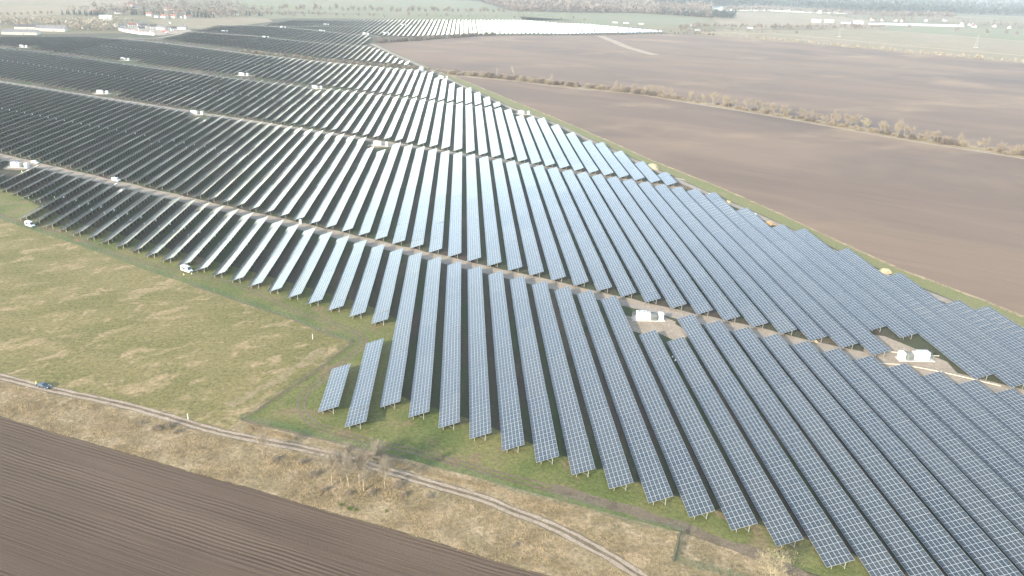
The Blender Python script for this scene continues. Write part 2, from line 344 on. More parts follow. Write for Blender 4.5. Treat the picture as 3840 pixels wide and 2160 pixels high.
sheet('verge', PLOUGH + [(130, 80), (95, 118), (51.9, 143.2), (27.3, 154.3), (6.0, 164.3), (-14.9, 173.7), (-43.2, 185.4), (-62.8, 193.3)] + TRACK[6::-1] + [(-400, 325)], 0.03, M['verge'])
# shaggy edges: the verge grass reaches into the ploughed land irregularly
rnd = random.Random(3); pl = smooth_line(PLOUGH, 1.2)
sheet('ploughed_field', [(p.x + rnd.uniform(-.15, .15), p.y - abs(rnd.gauss(0, .35)), 0) for p in pl] + [(90, -200), (-500, -200), (-500, 330)], 0.05, M['plough'])
sheet('brown_field', EGF + [(420, 120), (505, 435)] + HLOW[::-1][1:], 0.02, M['brown'])
sheet('brown_field', HEDGE + [(700, 350), (1000, 700), (1200, 960)] + FTOP[::-1][1:] + E5F, 0.03, M['brown'])
def road(pts, w, z=0.05, name='gravel_road', mat=None, j=.25):
    b = ribbon('x', pts, w, z, None, 0, j, len(pts) * 7); return struct(b.obj(name, mat or M['gravel']))
road([(271.4, 1593.4), (277, 1470), (280.9, 1377.7), (292, 1300), (301.5, 1251.1)], 16.0, .06, 'grass_strip', M['pad'], 1.2)
road([(21.8, 1070.9), (66.9, 1097.4), (293.4, 1240.7), (540.2, 1400.5), (640, 1460)], 2.6, .05, 'tramline', M['dirt'], .4)
road([(301.5, 1251.1), (420, 1215), (640, 1150)], 2.4, .05, 'tramline', M['dirt'], .4)
sheet('green_strip', EGR + EGF[::-1], 0.03, M['greenstrip'])
sheet('hedge_strip', HLOW + HEDGE[::-1], 0.04, M['verge'])
b = ribbon('x', [(x - 1.0, y - 3) for x, y in HLOW], 5.0, 0.06, M['tanfield'], 0, .6, 5); struct(b.obj('field_edge', M['pad']))
b = ribbon('x', EGF, 2.2, 0.05, M['verge'], 0, .5, 6, 3.0); struct(b.obj('grass_edge', M['verge']))
b = ribbon('x', EGR, 4.6, 0.05, M['gravel'], -3.4, .3, 7); struct(b.obj('gravel_road', M['gravel']))
line = lambda a, k, i0, i1, d: [(rx(i), a - k * i + d) for i in np.linspace(i0, i1, 24)]
road(line(338.2, 5.54, -32, 27, 9.6), 5.4, 0.04, 'dirt_strip', M['pad'], .7)
road(line(550.5, 5.47, -55, 20, 10.0), 5.0, 0.04, 'dirt_strip', M['pad'], .7)
road(line(338.2, 5.54, -32, 27, 5.0), 4.0)
road(line(550.5, 5.47, -55, 20, 6.0), 4.0)
B3F = [(-78, 1172), (-66.3, 1112), (-60.4, 1085), (-54.2, 1049), (-48.6, 1020), (-42.8, 984), (-37.6, 954), (-32.6, 926), (-27.9, 899), (-23.5, 874), (-20.8, 860), (-16.9, 840), (-13.5, 823), (-8.3, 800), (-3, 773), (0, 758), (8, 715)]
road([(rx(i), t_ + 6.0) for i, t_ in B3F], 4.0)
HTR = [(-60, 1302), (-56, 1293), (-50, 1263), (-43.4, 1222), (-37, 1180), (-31.2, 1142), (-28, 1120), (-20.9, 1082), (-14.2, 1044), (-8, 1014), (-3.5, 994), (0, 985), (1.6, 962)]
road([(rx(i), t_) for i, t_ in HTR], 5.0)
road([(-28, 968), (-48.7, 1019.1), (-94.1, 1148.9), (-148.6, 1314.4)], 7.0)
road([(rx(i), t_) for i, t_ in [(-50, 1452), (-35, 1393), (-30.5, 1358), (-24.2, 1320), (-18.3, 1292), (-12.5, 1272)]], 5.0)
road([(rx(i), t_) for i, t_ in [(-47, 1620), (-41.8, 1628), (-34.5, 1596), (-27, 1546), (-19.7, 1488), (-14.4, 1470), (-12, 1445)]], 5.0)
road([(rx(i), t_) for i, t_ in [(-44, 1600), (-35.2, 1630), (-20.3, 1674), (-9.2, 1716), (2.6, 1757), (15, 1803), (27.4, 1835), (41, 1872), (47, 1880)]], 4.0)
road([(rx(-49.5), 1440), (rx(-51), 1320), (rx(-57), 1305)], 6.0)
# the two-rut farm track and the fainter ruts inside the fence
b = ribbon('x', TRACK, .95, 0.06, None, 0.92, .18, 11, 2.0); b2 = ribbon('x', TRACK, 1.0, 0.06, None, -0.92, .18, 12, 2.0)
for f_ in b2.f: b.face([b2.v[i] for i in f_])
struct(b.obj('farm_track', M['ruts']))
b = ribbon('x', TRACK, 3.4, 0.045, None, 0, .35, 13, 2.0); struct(b.obj('track_bed', M['dirt']))
RUTL = [(-300, 440), (-230.2, 383.3), (-186.6, 356.0), (-158.6, 333.4), (-133.8, 317.2), (-108.9, 303.8), (-87.6, 291.8), (-62.4, 268.9), (-49.9, 260.2), (-43.9, 255.6), (-37.9, 251.1), (-34.2, 244.7), (-34.6, 237.9), (-37.3, 232.8), (-43.1, 217.9), (-47.1, 209.3), (-47.9, 202.9), (-45.9, 196.7), (-41.4, 190.4), (-36.4, 187.3)]
RUTB = [(-33, 185.5), (-22.2, 180.8), (-9.8, 175.9), (3.6, 169.4), (13.1, 164.8), (23.0, 160.3), (32.4, 155.4), (43.8, 149.8), (52.3, 145.0), (60.3, 139.6), (68.0, 134.9), (74.7, 128.0), (90, 114)]
for pts, w, gap, sd in ((RUTL, .75, .95, 21), (RUTB, .7, .9, 31)):
    b = ribbon('x', pts, w, 0.05, None, gap, .12, sd, 2.0); b2 = ribbon('x', pts, w, 0.05, None, -gap, .12, sd + 1, 2.0)
    for f_ in b2.f: b.face([b2.v[i] for i in f_])
    struct(b.obj('wheel_ruts', M['dirt']))
b = ribbon('x', RUTB[5:], 3.4, 0.04, None, 0.3, .5, 37, 2.5); struct(b.obj('dirt_track', M['dirt']))
for pts in ([(-37.2, 242.8), (-46.8, 221.8), (-53.7, 209.3), (-59.8, 197.7), (-62.8, 193.3)], [(-62.8, 193.3), (-43.2, 185.4), (-14.9, 173.7)], [(-110, 294.8), (-77.9, 272.2), (-60.7, 260.3), (-48.2, 249.6), (-37.2, 243)], [(51.9, 143.2), (47.8, 133.5)]):
    b = ribbon('x', pts, .8, .06, None, -.2, .25, int(pts[0][1]), 1.2); struct(b.obj('bare_soil_strip', M['dirt']))
b = ribbon('x', [(-68.5, 201), (-60, 213), (-53, 226), (-46.5, 236)], 4.5, .05, None, 0, 1.3, 77, 1.5); struct(b.obj('mown_straw', M['strawy']))
# far country
sheet('tan_field', FTOP[6:] + [(1500, 1400), (1271, 1764), (1195, 1860), (1072, 1998), (909, 1975), (734, 1915), (611, 1893), (520, 1730)], 0.02, M['tanfield'])
road([(520, 1760), (681.0, 1779.2), (793.4, 1674.4), (892.2, 1538.0), (1019.3, 1404.5), (1250, 1130)], 7.0, 0.05, 'field_path', M['sand'], 1.0)
road([(909, 1990), (1071.8, 1998.0), (1195.4, 1859.9), (1271.5, 1764.8), (1500, 1480)], 6.0, 0.05, 'field_path', M['sand'], 1.0)
sheet('green_field', [(1085, 2002), (1200, 1872), (1290, 1752), (1900, 1500), (2300, 2100), (1640, 2240), (1450, 2225), (1180, 2225), (1100, 2060)], 0.02, M['greenfield'])
sheet('tan_field', [(640, 1935), (740, 1945), (910, 2005), (1090, 2090), (1180, 2300), (1290, 2480), (1250, 2760), (900, 2800), (720, 2330)], 0.02, M['tanfield'])
sheet('green_field', [(150, 2040), (420, 1910), (560, 1990), (720, 2340), (590, 2480), (500, 2490), (300, 2425), (140, 2420)], 0.03, M['greenfield'])
sheet('lake', [(912, 2864), (1110, 2915), (1232, 2868), (1360, 2890), (1490, 2900), (1447, 3096), (1328, 3192), (1229, 3253), (1163, 3271), (956, 3199)], 0.03, M['water'])
sheet('green_field', [(-470, 2090), (-320, 2085), (-87, 2132), (132, 2235), (140, 2420), (60, 3000), (-250, 3300), (-760, 2700), (-620, 2300)], 0.02, M['greenfield'])
sheet('green_field', [(-492, 1985), (-436, 2010), (-340, 2020), (-248, 2060), (-74, 2105), (111, 2190), (300, 2060), (130, 2015), (-60, 1966), (-200, 1925), (-400, 1856), (-480, 1830)], 0.03, M['greenfield'])
sheet('tan_field', [(-900, 1660), (-870, 1715), (-830, 1830), (-860, 2240), (-1150, 2900), (-2200, 2700), (-1800, 1500)], 0.02, M['tanfield'])
sheet('tan_field', [(-470, 1500), (-430, 1640), (-400, 1740), (-440, 1850), (-560, 1880), (-640, 1690), (-560, 1560)], 0.025, M['tanfield'])
sheet('forest_floor', [(140, 2440), (300, 2445), (500, 2515), (590, 2505), (730, 2390), (890, 2860), (720, 3075), (890, 3190), (1287, 3420), (1490, 3290), (1525, 3030), (1970, 3180), (2218, 3130), (9000, 6500), (7000, 14000), (-2000, 12000), (60, 3010)], 0.025, M['forestfloor'])
sheet('forest_floor', [(-1160, 2880), (-1250, 2420), (-2400, 2700), (-4000, 6000), (-900, 5500), (-400, 3500)], 0.02, M['forestfloor'])

# ------------------------------------------------------------------ solar rows
TAB_N = 12
_tables, _tr = {}, {}
def table_mesh(n):
    if n not in _tables:
        b = MB(); L_ = n * MOD_L; th = 0.06
        b.face([(0, 0, th), (SLOPE, 0, th), (SLOPE, L_, th), (0, L_, th)], 0, [(0, 0), (0, 6), (n, 6), (n, 0)])
        b.face([(0, L_, 0), (SLOPE, L_, 0), (SLOPE, 0, 0), (0, 0, 0)], 1)
        for a, c in (((0, 0), (SLOPE, 0)), ((SLOPE, 0), (SLOPE, L_)), ((SLOPE, L_), (0, L_)), ((0, L_), (0, 0))):
            b.face([(a[0], a[1], 0), (c[0], c[1], 0), (c[0], c[1], th), (a[0], a[1], th)], 2)
        for x in (0.7, 2.3, 4.0, 5.6): b.box((x, L_ / 2, -0.09), (0.06, L_ - 0.1, 0.085), 3)
        _tables[n] = b.mesh('panel_table', [M['pv'], M['pvback'], M['edge'], M['steel']])
    return _tables[n]
def trestle(b, y=0.0):
    k = WZ / WX
    for x, w in ((0.72 * WX, 0.15), (0.22 * WX, 0.13)):
        b.box((x, y, -0.3), (w, w * .7, ZLOW + x * k - 0.12 + 0.3))
    b.beam((0.22 * WX - .5, y + .1, ZLOW + (0.22 * WX - .5) * k - .14), (0.72 * WX + .9, y + .1, ZLOW + (0.72 * WX + .9) * k - .14), 0.09)
    b.beam((0.72 * WX, y + .12, .35), (0.45 * WX, y + .12, ZLOW + .45 * WX * k - .14), 0.06)
b = MB(); trestle(b); TRESTLE = b.mesh('support_trestle', [M['steel']])
b = MB(); b.box((0, 0, 0), (.36, .8, .95)); b.box((.2, 0, .1), (.04, .6, .7)); COMBINER = b.mesh('combiner_box', [M['boxwhite']])
def zoff(x, y):
    return 0.13 * math.sin(x * .031 + y * .017) + 0.10 * math.sin(x * .011 - y * .043 + 1.3) + 0.05 * math.sin(y * .11 + x * .07)
rr = random.Random(77)
def solar_row(i, t0, t1, label, group, trestles):
    n = max(2, round((t1 - t0) / MOD_L)); x = rx(i)
    root = thing('solar_panel_row', label, 'solar panels', (x, t0, 0), 0, group)
    y, left, k = 0.0, n, 0
    n0 = rr.choice((4, 6, 8, 12)) if n > 16 else TAB_N
    while left > 0:
        m = min(left, n0 if k == 0 else TAB_N)
        if 0 < left - m < 3: m = left
        za, zb = zoff(x, t0 + y), zoff(x, t0 + y + m * MOD_L)
        o = link('panel_table', table_mesh(m), root, (0, y, ZLOW + za + rr.uniform(-.006, .006)),
                 (math.atan2(zb - za, m * MOD_L), -TILT + R(rr.gauss(0, .30)), R(rr.gauss(0, .02))))
        y += m * MOD_L + 0.05; left -= m; k += 1
    L_ = y
    if trestles:
        yy = 0.35
        while yy < L_:
            link('support_trestle', TRESTLE, root, (0, yy, zoff(x, t0 + yy))); yy += 4.03
    else:
        key = n // 2
        if key not in _tr:
            b = MB(); yy = 0.35
            while yy < L_: trestle(b, yy); yy += 4.03
            _tr[key] = b.mesh('support_frame', [M['steel']])
        link('support_frame', _tr[key], root, (0, 0, 0))
    if L_ > 60: link('combiner_box', COMBINER, root, (WX * .80, L_ * .5, 1.0))
    return root
def vis(i, t0, t1, m=130):
    x = rx(i)
    return any(inside(xx, t0 + (t1 - t0) * k / 12, zz, m) for k in range(13) for xx, zz in ((x, .8), (x + WX, 2.8)))
nrow = 0
g1 = 'solar panel rows in the nearest block'
solar_row(0, 195.8, 221.7, 'shortest solar panel row, standing alone nearest to the fence corner', g1, True)
solar_row(1, 187.8, 239.2, 'second shortest solar panel row, just right of the shortest one by the fence corner', g1, True)
NEAR1 = {2: 198.3, 3: 192.7, 4: 187.0, 5: 181.5, 6: 175.7, 7: 170.2, 8: 164.6, 9: 158.7, 10: 152.9, 11: 147.4, 12: 142.6, 13: 137.0, 14: 130.1, 15: 124.6, -1: 267.1, 0: 261.6, 1: 255.8}
for i in range(-32, 27):
    t0 = NEAR1.get(i) or (124.6 - 5.65 * (i - 15) if i > 15 else 261.6 - 5.63 * i if i > -21 else 405 - 6.0 * (i + 21))
    t1 = {12: 246.2, 13: 241.0, -27: 462.0, -26: 458.0}.get(i, 338.2 - 5.54 * i)
    if not vis(i, t0, t1): continue
    lab = (f'solar panel row in the nearest block, {nth(i - 1)} right of the two short rows' if i > 1 else
           f'solar panel row in the nearest block, {nth(2 - i)} leftwards from the meadow fence corner')
    solar_row(i, t0, t1, lab, g1, True); nrow += 1
B2F = {-3: 540, -2: 534, 21: 435, 22: 403, 23: 373.5, 24: 368, 25: 336.5, 26: 306, 27: 275, 28: 269.5, 29: 238, 30: 207, -21: 648, -20: 643}
for i in range(-62, 30):
    t0 = {22: 251, 23: 245}.get(i, 349 - 5.61 * i); t1 = B2F.get(i, 550.5 - 5.48 * i)
    if t1 - t0 < 8 or not vis(i, t0, t1): continue
    lab = ('left' if i == -3 else 'right') + ' one of the two second-block panel rows cut short for the white inverter station' if i in (-3, -2) else \
          f'solar panel row in the second block, {nth(i + 2) if i > -2 else nth(-3 - i)} {"right" if i > -2 else "left"} of the two shortened rows'
    solar_row(i, t0, t1, lab, 'solar panel rows in the second block', False); nrow += 1
B3R = {9: 709, 10: 679, 11: 673, 12: 668, 13: 637.5, 14: 607, 15: 577, 16: 571.5, 17: 542, 18: 511, 19: 481, -13: 800, -12: 795}
for i in range(19, -84, -1):
    t0 = {-34: 778, -33: 772}.get(i, 563 - 5.68 * i)
    t1 = B3R.get(i, float(np.interp(i, [p[0] for p in B3F], [p[1] for p in B3F])))
    if t1 - t0 < 8 or not vis(i, t0, t1): continue
    solar_row(i, t0, t1, f'solar panel row in the third block back, {nth(20 - i)} from its right end', 'solar panel rows in the third block', False); nrow += 1
B4F = [(-110, 1130), (-90, 1210), (-75.2, 1260), (-71.1, 1274), (-66.6, 1283), (-62, 1292), (-56.3, 1279), (-49.9, 1249), (-43.4, 1209), (-37.1, 1167), (-31.2, 1129), (-27.9, 1107), (-21, 1069), (-14.5, 1031), (-8.4, 1001), (-4, 981), (-2, 979), (-1, 962), (0, 958), (1, 914), (2, 900), (3, 869), (4, 840), (5, 835), (6, 806), (7, 776), (8, 747)]
far_rows = []
for i in range(8, -100, -1):
    t0 = {-24: 926, -23: 920, -43: 1036, -42: 1030, -64: 1156, -63: 1150}.get(i, 769 - 5.6 * i)
    t1 = float(np.interp(i, [p[0] for p in B4F], [p[1] for p in B4F]))
    if t1 - t0 < 8 or not vis(i, t0, t1): continue
    if nrow < 298:
        solar_row(i, t0, t1, f'solar panel row in the fourth block back, {nth(9 - i)} from its right end', 'solar panel rows in the fourth block', False); nrow += 1
    else: far_rows.append((i, t0, t1))
ip = lambda i, l: float(np.interp(i, [p[0] for p in l], [p[1] for p in l]))
B5N = [(-49, 1291), (-42.6, 1249), (-36.5, 1214), (-29, 1170), (-25.3, 1148), (-19.8, 1113), (-11.5, 1067), (-8.5, 1055), (-6, 1044), (-5, 1040), (-4, 1030)]
B5F = [(-50, 1440), (-35.2, 1386), (-30.5, 1352), (-24.2, 1313), (-18.3, 1286), (-13, 1264), (-11, 1230), (-10, 1210), (-9, 1183), (-8, 1159), (-7, 1129), (-6, 1100), (-5, 1072), (-4, 1066)]
for i in range(-49, -3): far_rows.append((i, ip(i, B5N), ip(i, B5F)))
B6F = [(-54, 1560), (-52, 1585), (-42, 1612), (-41.8, 1616), (-34.5, 1588), (-27, 1538), (-19.7, 1480), (-15, 1462), (-13, 1350)]
for i in range(-49, -13): far_rows.append((i, ip(i, B5F) + 14, ip(i, B6F)))
B7N = [(-46, 1630), (-41, 1640), (-34.5, 1608), (-27, 1558), (-19.7, 1500), (-14, 1480), (-12, 1455), (-7, 1456), (-4, 1475), (2.9, 1524), (13.7, 1566), (20, 1596), (26.9, 1605), (37, 1656), (47.5, 1703), (54, 1735)]
B7M = [(-37, 1628), (-35.2, 1630), (-20.3, 1674), (-9.2, 1716), (2.6, 1757), (15, 1803), (27.4, 1835), (41, 1872), (47, 1880)]
B7F = [(-40.3, 1690), (-38, 1787), (-33, 1815), (-23.6, 1851), (-11.2, 1887), (1.7, 1929), (15.3, 1973), (20, 1985), (23, 1975), (30, 1912), (38.4, 1905), (44.9, 1835), (50.3, 1788), (54, 1750)]
for i in range(-40, 54):
    a, m_, c = ip(i, B7N), ip(i, B7M), ip(i, B7F)
    if c - a < 6: continue
    if m_ - 5 > a and c > m_ + 6: far_rows += [(i, a, m_ - 6), (i, m_ + 6, c)]
    else: far_rows.append((i, a, c))
b = MB()
for i, t0, t1 in far_rows:
    if t1 - t0 < 5: continue
    x, n = rx(i), (t1 - t0) / MOD_L; a, c = (x, ZLOW), (x + WX, ZLOW + WZ)
    b.face([(a[0], t0, a[1]), (c[0], t0, c[1]), (c[0], t1, c[1]), (a[0], t1, a[1])], 0, [(0, 0), (0, 6), (n, 6), (n, 0)])
    b.face([(a[0], t1, a[1] - .08), (c[0], t1, c[1] - .08), (c[0], t0, c[1] - .08), (a[0], t0, a[1] - .08)], 1)
    b.face([(c[0], t0, c[1] - .08), (c[0], t1, c[1] - .08), (c[0], t1, c[1]), (c[0], t0, c[1])], 2)
    b.face([(a[0], t0, a[1] - .08), (c[0], t0, c[1] - .08), (c[0], t0, c[1]), (a[0], t0, a[1])], 2)
    for tt in np.arange(t0 + .5, t1, 24): b.box((x + .72 * WX, tt, 0), (.16, .16, ZLOW + .7 * WZ), 3)
stuff(b.obj('distant_solar_rows', [M['pv'], M['pvback'], M['edge'], M['steel']]), 'many distant solar panel rows beyond the hedge, fading to white on the right', 'solar panels')

# ------------------------------------------------------------------ inverter stations
def inverter_station(loc, rz, label, flip):
    r = thing('inverter_station', label, 'inverter station', loc, rz, 'white inverter stations between the panel rows')
    s = -1 if flip else 1
    b = MB(); b.box((0, 0, 0), (12.6, 3.4, .28)); b.box((-s * 5.6, -.4, .28), (1.0, 2.6, .12)); b.obj('base_slab', M['concrete'], r)
    b = MB(); b.box((-s * 2.6, .25, .4), (3.9, 2.5, 2.75)); b.box((-s * 2.6, .25, 3.15), (3.7, 2.3, .08)); c = b.obj('container', M['white'], r)
    b = MB()
    for k in (-1.1, 0.1, 1.2): b.box((-s * 2.6 + k, -1.03, .75), (.85, .05, 2.0)); b.box((-s * 2.6 + k + .3, -1.08, 1.6), (.06, .06, .3))
    b.obj('door', M['wallwhite'], c)
    b = MB()
    for k in (-.9, .9): b.tube((-s * 2.6 + k, .2, 3.22), (-s * 2.6 + k, .2, 3.42), .28, .28, 10); b.box((-s * 2.6 + k, .2, 3.42), (.7, .7, .05))
    b.obj('roof_vent', M['lgrey'], c)
    b = MB(); b.box((s * .1, .35, .4), (1.5, 2.2, 2.3)); b.box((s * .1, .35, 2.7), (1.3, 1.9, .12)); b.obj('switch_cabinet', M['white'], r)
    b = MB(); b.box((s * 2.2, 0, .35), (2.2, 2.0, 1.75)); tr = b.obj('transformer', M['lgrey'], r)
    b = MB()
    for k in range(9): b.box((s * (1.35 + k * .21), .0, 2.12), (.09, 1.5, .35))
    for k in range(8): b.box((s * (1.35 + k * .24), -1.2, .6), (.1, .36, 1.35))
    b.obj('cooling_fins', M['lgrey'], tr)
    b = MB()
    for k in (-.5, .1, .6): b.tube((s * 2.2 + k, .7, 2.1), (s * 2.2 + k, .7, 2.75), .11, .06, 8); b.tube((s * 2.2 + k, .7, 2.75), (s * .9, .5, 2.6), .04, .04, 5)
    b.obj('bushings', M['dgrey'], tr)
    b = MB(); b.box((s * 4.8, .3, .3), (1.9, 2.3, 2.5), 0, .96); b.box((s * 4.8, .3, 2.8), (1.7, 2.0, .16), 0, .8); b.obj('end_cabinet', M['white'], r)
    b = MB()
    for k in (-5.2, -5.9):
        for y in (-.9, 1.1): b.beam((s * k, y, .3), (s * k, y, 2.1), .09)
        for z in (1.1, 2.1): b.beam((s * k, -.9, z), (s * k, 1.1, z), .07)
    for y in (-.9, 1.1): b.beam((-s * 5.2, y, 2.1), (-s * 5.9, y, 2.1), .07)
    b.obj('cable_rack', M['lgrey'], r)
    b = MB(); b.box((-s * 5.5, .6, 2.15), (.8, 1.2, .5)); b.box((-s * 5.5, .6, 2.65), (.35, .5, .3)); b.obj('fan_unit', M['dgrey'], r)
    return r
INV = [((70.4, 260.2), 1, 'white inverter station in the sandy clearing beside the first gravel road, seen nearest'),
       ((157.3, 227.9), 0, 'white inverter station at the right with pale cable conduits running past it'),
       ((-59.6, 555.9), 1, 'white inverter station near the middle between the second and third blocks'),
       ((-270.1, 477.6), 1, 'white inverter station at the left edge with a white car parked behind it'),
       ((-601.0, 1135.7), 1, 'white inverter station farthest left, high on the third road'),
       ((-419.7, 1018.2), 1, 'second white inverter station from the left along the third road'),
       ((-246.5, 906.0), 1, 'third white inverter station from the left along the third road'),
       ((-339.4, 760.8), 1, 'leftmost white inverter station along the second road'),
       ((-222.7, 664.4), 1, 'white inverter station along the second road, left of the middle one'),
       ((-150.7, 821.2), 1, 'fourth white inverter station from the left along the third road'),
       ((-420.3, 1454.2), 1, 'small distant white inverter station at the left of the blocks beyond the hedge'),
       ((-345.2, 1574.3), 1, 'distant white inverter station at the left end of the farthest track'),
       ((-328.7, 1363.6), 1, 'distant white inverter station on the track just beyond the hedge'),
       ((-262.1, 1519.3), 1, 'distant white inverter station left of centre on the sloping far track'),
       ((-279.9, 1676.9), 1, 'distant white inverter station near the top edge of the far panels, left one'),
       ((-126.5, 1727.3), 1, 'distant white inverter station near the top edge of the far panels, right one'),
       ((-143.7, 1509.7), 1, 'distant white inverter station behind the left end of the grey hedge'),
       ((-178.2, 1486.7), 1, 'distant white inverter station left of the grey hedge end'),
       ((53.8, 696.5), 1, 'white inverter station by the edge road where the white rows shorten'),
       ((-23.7, 919.4), 1, 'white inverter station by the edge road near the end of the hedge')]
protos = {}
for (x, y), fl, lab in INV:
    rz = R(-2) if y < 300 else R(-8)
    if fl not in protos: protos[fl] = inverter_station((x, y + 1.7, 0), rz, lab, not fl)
    else: dup(protos[fl], (x, y + 1.7, 0), rz, lab)
    if y < 1300:
        rnd = random.Random(int(x)); n = 14
        struct(sheet('sandy_pad', [(x + (8.5 + rnd.uniform(-1, 2)) * math.cos(a), y + (0 if y < 300 else 2) + (6.8 + rnd.uniform(-1.0, 1.5)) * math.sin(a)) for a in [2 * math.pi * k / n for k in range(n)]], .055, M['pad']))
sheet('sandy_pad', [(61, 266), (80, 258), (84, 250), (77, 243), (72, 250), (66, 249), (60, 254)], .058, M['pad'])
sheet('sandy_pad', [(142, 236), (150, 250), (156, 248), (168, 228), (166, 215), (158, 214), (146, 224)], .058, M['pad'])
for pts, lab in (([(139.5, 226.2), (150, 225.6), (163, 219.5), (176, 211)], 'pale cable conduit passing in front of the right inverter station'),
                 ([(144.8, 239.5), (151, 235.6), (158, 233.5), (167.5, 232)], 'pale cable conduit passing behind the right inverter station')):
    b = MB(); P_ = smooth_line(pts, 2.0)
    for a, c in zip(P_, P_[1:]): b.tube(a + Vector((0, 0, .2)), c + Vector((0, 0, .2)), .17, .17, 6)
    tag(b.obj('cable_conduit', M['conduit']), lab, 'conduit', 'cable conduits by the right inverter station')

# ------------------------------------------------------------------ vehicles
def wheel(parent, x, y, r_, w):
    b = MB(); b.tube((x - w / 2, y, r_), (x + w / 2, y, r_), r_, r_, 14); o = b.obj('wheel', M['tyre'], parent)
    b = MB(); b.tube((x - w / 2 - .012, y, r_), (x + w / 2 + .012, y, r_), r_ * .6, r_ * .6, 10); b.obj('rim', M['rim'], o)
def section(y, zb, zm, zt, wb, wm, wt):
    """closed outline across a vehicle at station y: sill, belt line, roof"""
    return [Vector(p) for p in ((-wb, y, zb), (-wm, y, zb + .22), (-wm, y, zm), (-wt, y, zt - .06), (-wt + .14, y, zt), (wt - .14, y, zt), (wt, y, zt - .06), (wm, y, zm), (wm, y, zb + .22), (wb, y, zb))]
def van(loc, rz, label, high=True, paint='van'):
    r = thing('van', label, 'van', loc, rz, 'white vans on the site'); H_ = 2.55 if high else 2.0
    b = MB()  # front is +Y
    b.loft([section(-2.75, .42, 1.2, H_ - .1, .92, .98, .84), section(-2.6, .36, 1.25, H_, .95, 1.0, .88), section(.9, .34, 1.25, H_, .95, 1.0, .88), section(1.35, .34, 1.22, H_ - .12, .95, 1.0, .84),
            section(2.05, .34, 1.15, 1.32, .95, .99, .88), section(2.62, .36, .95, 1.06, .92, .96, .84), section(2.78, .45, .8, .86, .84, .9, .78)])
    b.obj('body', M[paint], r)
    b = MB(); z0, z1 = 1.34, H_ - .2
    b.face([(-.80, 2.06, z0), (.80, 2.06, z0), (.74, 1.42, z1), (-.74, 1.42, z1)]); o = b.obj('windscreen', M['glass'], r); o.location = (0, .03, .03)
    for s in (-1, 1):
        for y0, y1, lab in ((.55, 1.45, 0), (-1.9, .2, 1)):
            b = MB(); q = [(s * 1.008, y0, 1.3), (s * 1.008, y1, 1.3), (s * .93, y1 - (.3 if lab == 0 else 0), H_ - .5), (s * .93, y0, H_ - .5)]
            b.face(q if s > 0 else q[::-1]); b.obj('side_window', M['glass'], r)
        b = MB(); b.box((s * .74, 2.73, .82), (.3, .1, .2)); b.obj('headlight', M['lamp'], r)
        b = MB(); b.box((s * 1.1, 1.45, 1.35), (.16, .1, .25)); b.obj('wing_mirror', M['dgrey'], r)
        for y in (-1.75, 1.85): wheel(r, s * .88, y, .35, .22)
    b = MB(); b.box((0, 2.78, .5), (1.1, .06, .24)); b.obj('grille', M['dgrey'], r)
    return r
v0 = van((-115.0, 308.2, .05), R(-125), 'white minibus van beside two people in yellow vests at the row ends')
dup(v0, (-206.8, 365.6, .05), R(-125), 'white minibus van on the inner fence track near the left edge')
van((-201.0, 450.3, .06), R(-120), 'low white van on the gravel road between the first and second blocks', False)
dup(bpy.data.objects['van.002'], (-265.5, 489.5, .06), R(-105), 'white car parked close behind the left edge inverter station', None, (.95, .85, .8))
dup(bpy.data.objects['van.002'], (414.5, 533.0, .06), R(-95), 'pale car parked at the far right end of the hedgerow', None, (.95, .85, .8))
def sedan(loc, rz, label):
    r = thing('car', label, 'car', loc, rz)
    b = MB(); b.loft([section(-2.25, .45, .8, .88, .78, .82, .74), section(-2.1, .3, .85, .98, .84, .88, .8), section(-1.45, .28, .9, 1.02, .86, .9, .82), section(-.75, .28, .92, 1.42, .86, .9, .62), section(.2, .28, .92, 1.45, .86, .9, .62),
                      section(1.05, .28, .88, 1.0, .86, .9, .78), section(1.9, .3, .78, .86, .84, .88, .76), section(2.28, .42, .62, .68, .72, .78, .66)])
    b.obj('body', M['carpaint'], r)
    b = MB(); b.face([(-.72, 1.0, 1.05), (.72, 1.0, 1.05), (.58, .3, 1.43), (-.58, .3, 1.43)]); o = b.obj('windscreen', M['glass'], r); o.location = (0, .03, .03)
    b = MB(); b.face([(.72, -1.4, 1.06), (-.72, -1.4, 1.06), (-.58, -.82, 1.41), (.58, -.82, 1.41)]); o = b.obj('rear_window', M['glass'], r); o.location = (0, -.03, .03)
    for s in (-1, 1):
        for y0, y1, a0, a1 in ((-.9, -.2, .1, 0), (-.12, .75, 0, -.42)):
            b = MB(); q = [(s * .885, y0 - (.25 if a0 else 0), .97), (s * .885, y1, .97), (s * .67, y1 + a1, 1.36), (s * .67, y0 + a0, 1.36)]
            b.face(q if s > 0 else q[::-1]); b.obj('side_window', M['glass'], r)
        b = MB(); b.box((s * .6, 2.2, .6), (.34, .12, .14)); b.obj('headlight', M['lamp'], r)
        for y in (-1.4, 1.42): wheel(r, s * .78, y, .32, .2)
    b = MB(); b.box((0, 2.29, .46), (.9, .05, .14)); b.obj('grille', M['dgrey'], r)
    return r
sedan((-126.3, 212.0, .07), R(-113), 'blue grey car on the two-rut farm track with a person at its rear')

